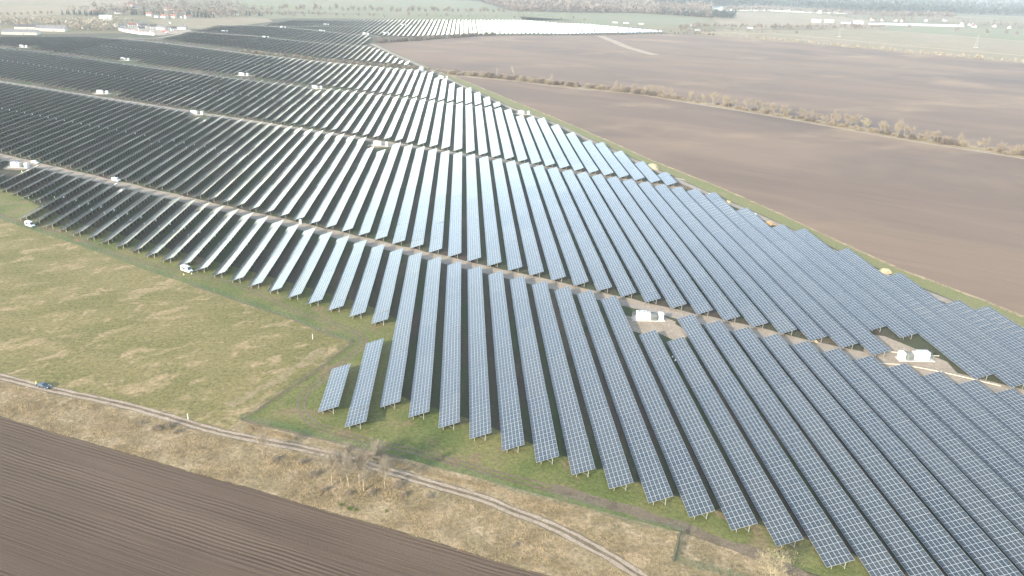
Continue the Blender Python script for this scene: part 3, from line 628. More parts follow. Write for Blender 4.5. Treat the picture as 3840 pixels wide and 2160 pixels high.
# ------------------------------------------------------------------ people
def person_mesh(pose):
    """one continuous figure grown by a Skin modifier: joints as vertices, radii per joint, five fingers and a thumb per hand"""
    V_, E_, Q = [], [], []
    def add(p, r_, par=None):
        V_.append(p); Q.append(r_)
        if par is not None: E_.append((par, len(V_) - 1))
        return len(V_) - 1
    pel = add((0, 0, .95), .13); ab = add((0, .01, 1.12), .125, pel); ch = add((0, .02, 1.32), .15, ab); nk = add((0, .02, 1.48), .06, ch)
    jw = add((0, .045, 1.56), .075, nk); hd = add((0, .03, 1.66), .095, jw); add((0, .02, 1.74), .065, hd); add((0, .135, 1.605), .018, jw)
    for s in (-1, 1):
        step = pose['step'] * s
        hip = add((s * .10, 0, .88), .095, pel); kn = add((s * .11, .03 + step * .22, .5), .062, hip); an = add((s * .11, -.02 + step * .38, .1), .042, kn)
        hl = add((s * .115, .03 + step * .38, .05), .042, an); add((s * .13, .17 + step * .38, .035), .032, hl)
        sh = add((s * .19, .01, 1.40), .068, ch); f_ = pose['arm'] * (1 if s > 0 else .4)
        el = add((s * .25, .02 + f_ * .10, 1.13), .046, sh); wr = add((s * .25, .10 + f_ * .26, .92 + f_ * .16), .03, el)
        d = (Vector(V_[wr]) - Vector(V_[el])).normalized(); pm = add(tuple(Vector(V_[wr]) + d * .06), .034, wr)
        for k, (off, ln) in enumerate(((-.028, .075), (-.009, .085), (.010, .08), (.028, .062))):
            a = Vector(V_[pm]) + d * .035 + Vector((0, off, 0)); f1 = add(tuple(a), .011, pm)
            f2 = add(tuple(a + d * ln * .55 + Vector((-s * .008, 0, 0))), .010, f1); add(tuple(a + d * ln + Vector((-s * .028, 0, 0))), .008, f2)
        t1 = add(tuple(Vector(V_[wr]) + d * .045 + Vector((-s * .01, .04, 0))), .012, pm); add(tuple(Vector(V_[wr]) + d * .085 + Vector((-s * .02, .06, 0))), .010, t1)
        add((s * .092, .03, 1.645), .016, hd)
    me = bpy.data.meshes.new('body'); me.from_pydata(V_, E_, []); me.update()
    if not me.skin_vertices: me.attributes  # created by the modifier below
    return me, Q
def cloth_mat(name, top, legs):
    t = NT(name); sp = t.n.new('ShaderNodeSeparateXYZ'); t.put(sp.inputs[0], t.co()); z = sp.outputs[2]
    k = t.mix(t.math('GREATER_THAN', z, .93), legs, top)
    side = t.math('MULTIPLY', t.math('LESS_THAN', z, .93), t.math('GREATER_THAN', t.math('ABSOLUTE', sp.outputs[0]), .19))
    k = t.mix(t.math('MAXIMUM', t.math('GREATER_THAN', z, 1.47), side), k, (0.52, 0.34, 0.25))
    k = t.mix(t.math('LESS_THAN', z, .09), k, (0.03, 0.025, 0.02)); t.color(k); return t.m
def person(loc, rz, label, top, legs, vest=None, arm=.4, step=0.0, group=None, helmet=None):
    r = thing('person', label, 'person', loc, rz, group)
    me, Q = person_mesh({'arm': arm, 'step': step}); me.materials.append(cloth_mat('clothes', top, legs))
    o = link('body', me, r); sk = o.modifiers.new('skin', 'SKIN'); sk.use_smooth_shade = True
    if not me.skin_vertices:
        bm_ = __import__('bmesh').new(); bm_.from_mesh(me); bm_.verts.layers.skin.verify(); bm_.to_mesh(me); bm_.free()
    for d_, q in zip(me.skin_vertices[0].data, Q): d_.radius = (q, q)
    me.skin_vertices[0].data[0].use_root = True
    sb = o.modifiers.new('smooth', 'SUBSURF'); sb.levels = sb.render_levels = 1
    b = MB()  # hair or helmet: a cap over the skull
    rings = [[Vector((.103 * k * math.cos(a), .02 + .112 * k * math.sin(a), z)) for a in [2 * math.pi * j / 10 for j in range(10)]] for k, z in ((1.0, 1.655), (1.0, 1.70), (.8, 1.755), (.35, 1.785))]
    b.loft(rings); b.obj('helmet' if helmet else 'hair', M[helmet] if helmet else M['hair'], r)
    if vest:
        b = MB(); rings = [[Vector((w * math.cos(a), .015 + d_ * math.sin(a), z)) for a in [2 * math.pi * j / 14 for j in range(14)]] for w, d_, z in ((.185, .165, .88), (.175, .155, 1.1), (.215, .18, 1.3), (.20, .15, 1.42), (.09, .085, 1.475))]
        b.loft(rings, 0, False); b.obj('safety_vest', M[vest], r)
    return r
NAVY, DK, GREY, WH = (0.03, 0.04, 0.07), (0.03, 0.03, 0.03), (0.12, 0.12, 0.12), (0.55, 0.55, 0.53)
person((-128.9, 213.0, .07), R(-60), 'person in a bright yellow vest standing at the rear of the car', DK, NAVY, 'hivis', .5)
person((-114.2, 302.0, .05), R(20), 'person in a yellow safety vest in front of the white minibus, nearer the fence', GREY, NAVY, 'hivis', .8, .4)
person((-111.4, 303.2, .05), R(110), 'person in a pale yellow jacket and dark trousers by the front of the minibus', (.6, .6, .3), DK, 'hivis', .3, .0)
person((-175.3, 343.6, .05), R(-120), 'person in red clothes walking along the inner fence track', (.5, .05, .04), (.4, .05, .04), 'red', .4, .6)
person((-217.5, 412.2, .03), R(40), 'person in a yellow vest between the left row ends', GREY, NAVY, 'hivis', .4, .3)
person((-261.1, 465.1, .03), R(0), 'person in a yellow vest in front of the left edge inverter station', GREY, NAVY, 'hivis', .4, .2)
person((-190.9, 433.6, .03), R(30), 'person in a red jacket between the rows below the first gravel road', (.5, .05, .04), NAVY, 'red', .5, .3)
person((71.6, 229.6, .03), R(15), 'person in white clothes standing in the gap between two panel rows, farther one', WH, DK, None, .9, .3)
person((71.9, 227.2, .03), R(200), 'person in white clothes standing in the gap between two panel rows, nearer one', WH, DK, 'whitecloth', .6, .3)

# ------------------------------------------------------------------ fences, posts, heaps
def fence(pts, label, hgt=2.0, step=3.0, mat='mesh'):
    P_ = smooth_line(pts, step); r = thing('wire_fence', label, 'fence', tuple(P_[0]), 0, 'green wire fences'); o0 = P_[0]
    b = MB()
    for a, c in zip(P_, P_[1:]):
        a, c = a - o0, c - o0; b.face([(a.x, a.y, .05), (c.x, c.y, .05), (c.x, c.y, hgt), (a.x, a.y, hgt)])
    b.obj('wire_mesh', M[mat], r)
    b = MB(); b.box((0, 0, -.1), (.06, .06, hgt + .2)); me = b.mesh('fence_post', [M['greensteel']])
    for p in P_: link('fence_post', me, r, tuple(p - o0))
fence([(-300, 446), (-227.2, 377.7), (-198.3, 357.1), (-169.2, 337.1), (-153.8, 325.9), (-130.6, 308.5), (-109.9, 294.6), (-77.9, 272.0), (-60.7, 260.1), (-48.2, 249.4), (-37.2, 242.8)], 'long green wire fence along the upper edge of the meadow', 2.0, 3.6)
fence([(-37.2, 242.8), (-39.6, 237.9), (-46.8, 221.8), (-53.7, 209.3), (-59.8, 197.7), (-62.8, 193.3)], 'green wire fence running down from the meadow corner towards the farm track', 2.0)
fence([(-62.8, 193.3), (-52.3, 189.5), (-43.2, 185.4), (-26.0, 178.4), (-14.9, 173.7), (-5.8, 169.1), (6.0, 164.3), (12.8, 159.3), (27.3, 154.3), (34.1, 150.4), (42.9, 145.9), (51.9, 143.2)], 'green wire fence below the near ends of the first panel rows')
fence([(51.9, 143.2), (47.8, 133.5)], 'short dense green fence piece running across near the bottom', 2.2, 1.6, 'mesh2')
fence([(47.8, 133.5), (53.1, 130.9), (58.8, 128.9), (72, 121)], 'green wire fence at the bottom edge beside the yellow willow')
for x, y, lab in ((-77.8, 193.7, 'white marker post on the meadow beside the farm track'), (-51.9, 245.1, 'white marker post on the meadow near the fence corner')):
    b = MB(); b.box((0, 0, -.2), (.22, .22, 2.1), 0, .9); b.box((0, 0, 1.9), (.2, .2, .08), 0, .3); o = b.obj('marker_post', M['white'], None, (x, y, 0)); tag(o, lab, 'marker post')
b = MB(); b.box((0, 0, 0), (1.1, .7, 2.2)); b.box((0, 0, 2.2), (1.2, .8, .1)); o = b.obj('utility_cabinet', M['white'], None, (-80.8, 374.1, 0)); o.rotation_euler = (R(3), 0, R(-10))
tag(o, 'upright white cabinet at a row end on the first gravel road', 'cabinet')
b = MB(); b.box((0, .37, .4), (.9, .04, 1.4)); b.obj('cabinet_door', M['lgrey'], o)
def heap(loc, w, l, h, label, mat, seed):
    rnd = random.Random(seed); b = MB(); n, m = 15, 7; ph = [rnd.uniform(0, 6.3) for _ in range(4)]
    rings = []
    for j in range(m):
        t_ = j / (m - 1); rad = (1 - t_) ** .62; zz = h * .72 * (t_ ** 1.1)
        rings.append([Vector((w / 2 * rad * math.cos(a) * (1 + .16 * math.sin(2 * a + ph[0]) + .1 * math.sin(5 * a + ph[1] + t_ * 3) + rnd.uniform(-.05, .05)) + .25 * t_,
                              l / 2 * rad * math.sin(a) * (1 + .16 * math.sin(3 * a + ph[2]) + rnd.uniform(-.05, .05)), zz + rnd.uniform(-.17, .17) * h * (0 < j < m - 1) - .03 * (j == 0))) for a in [2 * math.pi * k / n for k in range(n)]])
    b.loft(rings); tag(b.obj('sand_heap', M[mat], None, loc), label, 'sand heap', 'sand heaps along the edge road')
heap((127.0, 503.0, 0), 9.5, 12, 4.0, 'largest pale sand heap beside the edge road, above the last third-block rows', 'sand', 1)
heap((152.5, 421.0, 0), 5, 7, 2.0, 'pale sand heap beside the edge road, left of the white crates', 'sand', 2)
heap((163.0, 383.0, 0), 5.5, 7, 2.0, 'orange sand heap beside the edge road, right of the white crates', 'ochre', 3)
heap((190.0, 313.5, 0), 6, 6, 2.2, 'yellow sand heap low on the edge road at the right', 'sand', 4)
heap((127.5, 243.6, 0), 3, 2, .8, 'small pale sand heap at a second-block row end on the first road', 'sand', 5)
r = thing('crate_stack', 'white crates stacked on pallets beside the edge road between two sand heaps', 'crates', (156.5, 396, 0), R(20))
for k, (x, y, z) in enumerate(((0, -2.6, 0), (0, -1.3, 0), (0, 0, 0), (0, 1.3, 0), (0, 2.6, 0), (1.3, -2.6, 0), (0, -2.6, 1.15), (0, -1.3, 1.15), (1.3, -2.6, 1.15))):
    b = MB(); b.box((x, y, z + .15), (1.15, 1.15, .95)); o = b.obj('crate', M['white'], r)
    b = MB(); [b.box((x + dx, y, z + .02), (.15, 1.15, .12)) for dx in (-.45, 0, .45)]; b.obj('pallet', M['conduit'], o)
r = thing('water_tank', 'round white tank on the track at the top end of the edge road', 'tank', (-51.1, 978.5, 0))
b = MB(); b.tube((0, 0, .3), (0, 0, 4.6), 3.0, 3.0, 20); b.tube((0, 0, 4.6), (0, 0, 6.0), 3.0, .6, 20); b.obj('tank_body', M['white'], r)
b = MB(); b.tube((0, 0, 0), (0, 0, .3), 3.4, 3.4, 20); b.obj('tank_base', M['concrete'], r)
for x, y, a, lab in ((133, 487, -58, 'grey pipes lying beside the edge road just below the largest sand heap'), (138, 473, -50, 'grey pipes lying by the gravel below a heap of soil'), (149.2, 437, -58, 'white pipes lying at the edge of the green strip')):
    b = MB(); [b.tube((-4, k * .35, .2), (4 - k * .4, k * .35, .2), .16, .16, 6) for k in range(4)]
    o = b.obj('pipe_bundle', M['white' if 'white' in lab else 'lgrey'], None, (x, y, .05)); o.rotation_euler = (0, 0, R(a)); tag(o, lab, 'pipes')

# ------------------------------------------------------------------ vegetation
def perp(d, rnd):
    v = Vector((rnd.gauss(0, 1), rnd.gauss(0, 1), rnd.gauss(0, 1))); v -= d * v.dot(d)
    return v.normalized() if v.length > 1e-6 else d.orthogonal().normalized()
def tree_meshes(seed, h, spread, twigs, tw, bark='bark', twig='twig', stems=1, bare=.3, tips=.9):
    """bare winter tree: tapering limbs in the trunk mesh, fine twigs through the crown volume in the crown mesh"""
    rnd = random.Random(seed); T_, C_ = MB(), MB(); ends = []
    def limb(p, d, L_, r_, depth):
        n = 4 if depth >= 2 else 3; q, dd, rr_ = p, d, r_
        for k in range(n):
            dd = (dd + perp(dd, rnd) * rnd.uniform(.06, .24) + Vector((0, 0, .07))).normalized(); e = q + dd * L_ / n; r2 = rr_ * .80
            (T_ if depth >= 1 else C_).tube(q, e, rr_, r2, 5 if depth >= 2 else 3, 0, False); q, rr_ = e, r2
            if depth > 0 and (depth < 3 or k > 0):
                for _ in range(2 if depth >= 2 else rnd.choice((1, 2))):
                    nd = (dd * rnd.uniform(.35, .8) + perp(dd, rnd) * rnd.uniform(.5, 1.0) * spread + Vector((0, 0, .25))).normalized()
                    limb(q, nd, L_ * rnd.uniform(.45, .68), rr_ * .55, depth - 1)
            if depth <= 1: ends.append((q.copy(), dd.copy()))
    for s in range(stems):
        a = rnd.uniform(0, 6.28); o = Vector((math.cos(a), math.sin(a), 0)) * (0 if stems == 1 else rnd.uniform(.2, 1.2))
        limb(o, (Vector((0, 0, 1)) + o * (.25 if stems > 1 else 0) + perp(Vector((0, 0, 1)), rnd) * .08).normalized(), h * rnd.uniform(.5, .62), h * .019 * (1 if stems == 1 else .7), 3)
    for _ in range(twigs):
        p, d = rnd.choice(ends); nd = (d * .5 + perp(d, rnd) * rnd.uniform(.4, 1) * spread + Vector((0, 0, rnd.uniform(-.1, .5)))).normalized(); L_ = rnd.uniform(.4, 1) * tips * h / 9
        w = perp(nd, rnd) * tw * rnd.uniform(.6, 1.2); p = p + nd * rnd.uniform(0, .2)
        m_ = p + nd * L_ * .5 + perp(nd, rnd) * L_ * .1
        C_.face((p - w, p + w, m_ + w * .6, m_ - w * .6)); C_.face((m_ - w * .6, m_ + w * .6, p + nd * L_))
    return T_.mesh('trunk', [M[bark]]), C_.mesh('crown', [M[twig]])
def shrub_mesh(seed, w, h, n, tw, mat):
    rnd = random.Random(seed); b = MB(); lob = [(rnd.uniform(-.3, .3) * w, rnd.uniform(-.3, .3) * w, rnd.uniform(.6, 1.0)) for _ in range(4)]
    for _ in range(n):
        cx, cy, k = rnd.choice(lob); a = rnd.uniform(0, 6.28); el = rnd.uniform(.15, 1.4)
        d = Vector((math.cos(a) * math.cos(el), math.sin(a) * math.cos(el), math.sin(el))); rad = rnd.uniform(.1, 1) ** .5
        p = Vector((cx, cy, 0)) + Vector((d.x * w * .32, d.y * w * .32, d.z * h * k * .85)) * rad
        e = p + (d + perp(d, rnd) * .5) * rnd.uniform(.12, .3) * h; q = perp(d, rnd) * tw * rnd.uniform(.6, 1.3)
        b.face((p - q, p + q, e))
    for cx, cy, k in lob:
        for _ in range(3): b.tube((cx, cy, -.1), (cx + rnd.uniform(-.3, .3) * w, cy + rnd.uniform(-.3, .3) * w, h * k * .8), .05 * h / 3, .02, 3, 0, False)
    return b.mesh('shrub', [M[mat]])
class TreeKind:
    def __init__(s, name, *args, **kw): s.name, s.t, s.c, s.n = name, *tree_meshes(*args, **kw), 0
    def put(s, x, y, sc, label, group=None, rz=None, cat='tree', z=1.0):
        r = thing(s.name, label, cat, (x, y, 0), random.Random(int(x * 7 + y * 13)).uniform(0, 6.28) if rz is None else rz, group); r.scale = (sc, sc, sc * z)
        link('trunk', s.t, r); link('crown', s.c, r); return r
def shrub(me, x, y, sc, label, group, name='bare_shrub', z=1.0):
    o = link(name, me, None, (x, y, 0), (0, 0, random.Random(int(x * 3 + y * 5)).uniform(0, 6.28))); o.scale = (sc, sc, sc * z); tag(o, label, 'shrub', group)

near_k = [TreeKind('bare_tree', 11, 9.5, .8, 2600, .022, twig='twigpink'), TreeKind('bare_tree', 12, 8.8, .85, 2400, .022, twig='twigpink'), TreeKind('bare_tree', 13, 9.2, .75, 2600, .022, stems=2, twig='twigpink')]
NT_ = [(-32.3, 162.6, 0, .95, 'slender bare tree, leftmost trunk of the clump beside the ploughed field'), (-30.4, 164.2, 1, .9, 'slender bare tree, second trunk from the left in the roadside clump'),
       (-27.6, 161.4, 2, 1.0, 'bare tree with forked trunk in the middle of the roadside clump'), (-25.6, 163.4, 0, .9, 'thin bare tree right of the forked trunk in the roadside clump'),
       (-24.2, 160.2, 1, 1.05, 'tall bare tree with dark base near the front of the roadside clump'), (-20.6, 167.6, 2, .9, 'bare tree on the edge of the farm track, rear right of the clump'),
       (-19.0, 160.8, 0, .85, 'thin bare tree, rightmost in front of the roadside clump'), (-35.5, 168.5, 1, .65, 'small bare tree left of the roadside clump'), (-29.0, 169.5, 0, .75, 'bare tree on the track side, rear left of the clump')]
for x, y, k, sc, lab in NT_: near_k[k].put(x, y, sc * 1.12, lab, 'bare trees of the roadside clump')
for k, (x, y) in enumerate(((-30.4, 164.2), (-25.6, 163.4))):
    b = MB(); rnd = random.Random(k)
    for _ in range(160):
        d = perp(Vector((0, 0, 1)), rnd) if rnd.random() < .1 else Vector((rnd.gauss(0, 1), rnd.gauss(0, 1), rnd.gauss(0, 1))).normalized(); p = d * rnd.uniform(.05, .42); e = perp(d, rnd) * .09
        b.face((p - e, p + e, p + d * .16))
    tag(b.obj('mistletoe', M['mistletoe'], None, (x + .8 - k * 2, y, 6.0 + k * .6)), ('lower' if k == 0 else 'upper') + ' yellow green mistletoe ball in the roadside clump', 'mistletoe')
pollard = TreeKind('pollard_willow', 21, 7.0, 1.15, 1500, .03, twig='twig', stems=3)
pollard.put(-51.6, 175.4, 1.0, 'spreading many-stemmed bare willow on the verge left of the roadside clump')
will = TreeKind('yellow_willow', 31, 8.0, 1.2, 2600, .03, bark='willow', twig='willow', stems=4)
will.put(67.5, 126.4, 1.05, 'large yellow-twigged willow crown at the bottom edge of the picture')
nsh = [shrub_mesh(41 + k, 3.0, 2.0, 700, .03, 'twig') for k in range(3)]
for k, (x, y, sc) in enumerate(((-84.5, 188.5, 1.2), (-81.5, 189.8, 1.0), (-78.5, 187.2, .8), (-49.0, 173.0, .9), (-38.5, 166.5, 1.1), (-34.0, 160.5, .8), (-22.5, 158.5, .9), (-16.5, 161.5, 1.1), (-14.0, 158.0, .8), (-8.0, 157.0, .7), (-28.0, 158.6, .7), (12.0, 139.0, .7), (-41.5, 172.0, .9), (-90.5, 191.5, .8), (-31.5, 167.0, 1.0), (-26.0, 168.0, .9))):
    where = 'left of the willow' if x < -52 else 'around the roadside clump of trees' if x < -10 else 'right of the roadside clump'
    shrub(nsh[k % 3], x, y, sc, f'low bare brown shrub on the dry verge {where}', f'low bare shrubs {where}')
for k, (x, y, sc) in enumerate(((-28.8, 154.8, .5), (-26.8, 153.4, .7), (-25.4, 152.9, .5), (-18.0, 152.4, .4))):
    shrub(shrub_mesh(60 + k, 2.0, .7, 300, .05, 'weeds'), x, y, sc * 1.4, 'bright green weed patch between the roadside clump and the ploughed field', 'green weed patches by the field edge', 'weed_patch')

# rough dry grass on the verge and meadow margins: one mass of blades
def grass(name, n, region, hmin, hmax, w, mat, label, seed, clump=3):
    rng = np.random.default_rng(seed); P_ = np.array(region(rng, n)); n = len(P_)
    c = np.repeat(P_, clump, 0); m = len(c); a = rng.uniform(0, 6.28, m); hh = rng.uniform(hmin, hmax, m); lean = rng.uniform(.1, .7, m) * hh; la = a + rng.normal(0, .8, m)
    c = c + rng.normal(0, .16, c.shape); dx, dy = np.cos(a + 1.57) * w, np.sin(a + 1.57) * w
    v = np.zeros((m, 3, 3)); v[:, 0, :2] = c - np.c_[dx, dy]; v[:, 1, :2] = c + np.c_[dx, dy]; v[:, 2, 0] = c[:, 0] + np.cos(la) * lean; v[:, 2, 1] = c[:, 1] + np.sin(la) * lean; v[:, 2, 2] = hh
    me = bpy.data.meshes.new(name); me.vertices.add(m * 3); me.vertices.foreach_set('co', v.reshape(-1)); me.loops.add(m * 3); me.loops.foreach_set('vertex_index', np.arange(m * 3))
    me.polygons.add(m); me.polygons.foreach_set('loop_start', np.arange(m) * 3); me.update(calc_edges=True); me.materials.append(M[mat])
    return stuff(link(name, me), label, 'grass')
tr_x, tr_y = np.array([p[0] for p in TRACK]), np.array([p[1] for p in TRACK]); pl_x, pl_y = np.array([p[0] for p in PLOUGH]), np.array([p[1] for p in PLOUGH])
def reg_verge(rng, n):
    x = rng.uniform(-150, 60, n); lo = np.interp(x, pl_x, pl_y); hi = np.interp(x, tr_x, tr_y); y = lo - .3 + rng.uniform(0, 1, n) * (hi - lo - 2.2)
    pat = np.sin(x * .31 + y * .2) + np.sin(x * .11 - y * .37 + 1) + np.sin(x * .77 + 2) * .5; k = rng.uniform(-1.8, 1.6, n) < pat
    return np.c_[x, y][k]
def reg_upper(rng, n):
    x = rng.uniform(-60, 90, n); lo = np.interp(x, tr_x, tr_y) + 3; hi = np.interp(x, [-62, -15, 6, 27, 52, 90], [192, 172, 163, 153, 142, 122]); y = lo + rng.uniform(0, 1, n) * np.maximum(hi - lo - .5, 0)
    k = rng.uniform(-1.5, 1.6, n) < np.sin(x * .29 + y * .3) + np.sin(x * .13 - y * .27 + 2); return np.c_[x, y][k]
grass('dry_grass', 42000, reg_verge, .15, .5, .045, 'drygrass', 'rough dry grass covering the verge between track and ploughed field', 5)
grass('dry_grass', 16000, reg_upper, .15, .42, .045, 'drygrass', 'rough dry grass between the farm track and the lower fence', 6)
def reg_meadow(rng, n):
    x = rng.uniform(-170, -40, n); lo = np.interp(x, tr_x, tr_y) + 3; hi = np.interp(x, [-227, -130, -78, -50, -40], [372, 303, 266, 245, 236]); y = lo + rng.uniform(0, 1, n) * np.maximum(hi - lo - 3, 0)
    k = rng.uniform(-1.0, 2.4, n) < np.sin(x * .11 + y * .15) + np.sin(x * .07 - y * .12 + 2) + .5 * np.sin(x * .41 + y * .33); return np.c_[x, y][k]
grass('meadow_tufts', 26000, reg_meadow, .06, .2, .045, 'drygrass', 'dry tufts scattered over the green meadow', 8, 2)

# hedgerow of bare trees between the two brown fields
hk = [TreeKind('bare_tree', 101 + k, 12, .8, 1700, .05, twig='twig') for k in range(4)] + [TreeKind('bare_tree', 111, 11, .9, 1600, .05, bark='willow', twig='willow')]
birch = TreeKind('birch_tree', 121, 13, .5, 420, .04, bark='birch', twig='twigpink')
hsh = [shrub_mesh(131 + k, 7.5, 4.2, 1300, .09, m_) for k, m_ in enumerate(('twig', 'twig2', 'twig'))]
HM = [((a[0] + c[0]) / 2, (a[1] + c[1]) / 2) for a, c in zip(HEDGE, HLOW)]
hp = smooth_line(HM, 4.0); rnd = random.Random(8); nt_ = ns_ = 0
for k, p in enumerate(hp):
    f_ = k / len(hp); d = (hp[min(k + 1, len(hp) - 1)] - hp[max(k - 1, 0)]).normalized(); n_ = Vector((-d.y, d.x, 0))
    q = p + n_ * rnd.uniform(-3.5, 3.5)
    if f_ > .30 and rnd.random() < (.62 if f_ < .55 else .80):
        nt_ += 1; (hk[4] if rnd.random() < .12 else hk[rnd.randrange(4)]).put(q.x, q.y, rnd.uniform(.5, 1.1), f'bare tree in the hedgerow between the two brown fields, {nth(nt_)} from its left end', 'bare trees in the hedgerow between the brown fields')
    for _q in range(2 if f_ < .42 else 1):
      if rnd.random() < (.93 if f_ < .42 else .72) and not .248 < f_ < .258:
          ns_ += 1; q = p + n_ * rnd.uniform(-4.5, 4.5)
          shrub(hsh[rnd.randrange(3)], q.x, q.y, rnd.uniform(.8, 1.55) if f_ < .42 else rnd.uniform(.6, 1.2), f'bare tan bush in the hedgerow between the brown fields, {nth(ns_)} from its left end', 'bushes in the hedgerow between the brown fields', 'bare_bush')
for x, y, s_, lab in ((40, 955, .8, 'small white-barked birch at the left end of the brown-field hedgerow'), (62, 946, 1.0, 'tall white-barked birch near the left end of the brown-field hedgerow'), (100, 905, .9, 'white-barked birch over the bushes in the left part of the hedgerow')):
    birch.put(x, y, s_, lab)

# hedge between the fourth block and the distant blocks
rnd = random.Random(18); k = 0
for i in np.arange(-31, 2.5, .62):
    base = float(np.interp(i, [p[0] for p in HTR], [p[1] for p in HTR])) + 15 + rnd.uniform(-5, 5)
    if rnd.random() < .2: continue
    k += 1; shrub(hsh[0 if rnd.random() < .8 else 1], rx(i), base, rnd.uniform(.6, 1.2), f'tan bush in the hedge behind the fourth block of panels, {nth(k)} from its left end', 'bushes in the hedge behind the fourth block', 'bare_bush')
# grey hedge in front of the whitened distant rows, thinning to the right
gsh = [shrub_mesh(151 + k_, 9, 7.5, 650, .16, 'twig2') for k_ in range(2)]
L_ = smooth_line([(-140, 1322), (-104, 1362), (-66, 1406), (-20, 1458), (28, 1515), (60, 1535)], 5.0)
for k, p in enumerate(L_): shrub(gsh[k % 2], p.x + rnd.uniform(-4, 4), p.y + rnd.uniform(0, 9), rnd.uniform(.75, 1.15), f'grey leafless bush in the dense hedge before the white panels, {nth(k + 1)} from the left', 'grey bushes before the whitened distant panels', 'bare_bush')
fk = [TreeKind('bare_tree', 161 + k, 15, .8, 700, .14, twig='twig2') for k in range(3)]
L_ = smooth_line([(70, 1540), (92.7, 1548), (254.4, 1603), (415.4, 1688), (485.5, 1712), (530, 1690)], 9.0)
for k, p in enumerate(L_):
    if k % 3 == 0: fk[k % 2].put(p.x, p.y + rnd.uniform(-3, 8), rnd.uniform(.45, .8), f'thin bare tree before the whitest panels, {nth(k // 3 + 1)} from the left', 'thin bare trees before the whitest panels')
    else: shrub(gsh[k % 2], p.x, p.y + rnd.uniform(-2, 8), rnd.uniform(.35, .75), 'low grey bush in the thin hedge before the whitest panels', 'low grey bushes before the whitest panels', 'bare_bush')
# tree lines and avenues far off
def tree_row(pts, step, kinds, s0, s1, label, group, seed, spread_=4, dens=1.0):
    rnd = random.Random(seed); k = 0
    for p in smooth_line(pts, step):
        if rnd.random() > dens: continue
        k += 1; rnd.choice(kinds).put(p.x + rnd.uniform(-spread_, spread_), p.y + rnd.uniform(-spread_, spread_), rnd.uniform(s0, s1), label % nth(k) if '%' in label else label, group)
tree_row([(-463.8, 2079), (-395.9, 2083), (-320.9, 2078), (-220.4, 2075), (-148.7, 2095), (-86.9, 2124), (3, 2167), (132, 2228), (230, 2270)], 13, fk, 1.0, 1.6, 'tall bare tree in the avenue beyond the distant panels, %s from its left end', 'bare trees of the avenue beyond the distant panels', 31, 5)
tree_row([(-490, 1850), (-430, 1865), (-300, 1905), (-180, 1945), (-60, 1985), (60, 2015), (180, 2030), (300, 2010)], 24, fk, .55, 1.0, 'thin bare tree right behind the distant panels, %s from the left', 'thin bare trees right behind the distant panels', 32, 9, .8)
tree_row([(-910.8, 1668), (-889.8, 1678), (-874.5, 1701), (-860.2, 1724), (-852, 1746)], 11.5, fk, .55, .7, 'small round bare tree in the lane at the far left, %s along', 'lane trees at the far left', 33, 1)
fsh = [shrub_mesh(171 + k, 12, 9, 420, .22, m_) for k, m_ in enumerate(('twig2', 'twig', 'wood'))]
def conifer_mesh(seed, h, n):
    rnd = random.Random(seed); b = MB(); b.tube((0, 0, 0), (0, 0, h * .3), .3, .2, 5)
    for _ in range(n):
        t_ = rnd.random() ** .8; z = h * (.1 + .88 * t_); rad = h * .21 * (1 - t_) * rnd.uniform(.4, 1.1) + .1; a = rnd.uniform(0, 6.28)
        p = Vector((math.cos(a) * rad * .4, math.sin(a) * rad * .4, z + .4)); e = Vector((math.cos(a) * rad, math.sin(a) * rad, z - .5)); q = Vector((-math.sin(a), math.cos(a), .2)) * rnd.uniform(.3, .6) * (1.3 - t_)
        b.face((p, e - q, e + q))
    return b.mesh('conifer', [M['needle']])
cm = [conifer_mesh(181 + k, 14, 320) for k in range(3)]
def conifer(x, y, s, label, group):
    o = link('conifer_tree', cm[int(abs(x)) % 3], None, (x, y, 0), (0, 0, x)); o.scale = (s * 1.2, s * 1.2, s); tag(o, label, 'tree', group)
for k in range(34): conifer(-800 + rnd.uniform(-42, 42), 1778 + rnd.uniform(-14, 14), rnd.uniform(.5, .9), 'dark evergreen in the grove by the lane, far upper left', 'evergreens of the lane grove')
for k in range(40):
    x, y = rnd.choice(((-570, 1795), (-545, 1800), (-700, 1830), (-655, 1812), (-590, 1840), (-480, 1890))); conifer(x + rnd.uniform(-22, 22), y + rnd.uniform(-9, 9), rnd.uniform(.6, 1.15), 'dark evergreen between the village houses at upper left', 'evergreens of the upper left village')
rm = [fk[0], fk[1]]
tree_row([(470, 1745), (540, 1850), (610.7, 1900), (734, 1922), (909.8, 1984), (1092.4, 2052)], 10, fk, .6, 1.0, 'bare grey tree in the wooded strip beyond the tan field', 'bare trees of the wooded strip beyond the tan field', 51, 12)
for x, y in ((1215, 1935), (1260, 1880), (1300, 1870), (1310, 1850), (1400, 1800), (1130, 2000), (1345, 1810)): fk[int(x) % 3].put(x, y, 1.25, 'lone bare tree on the green field near the far right road', 'lone trees on the far right green field')
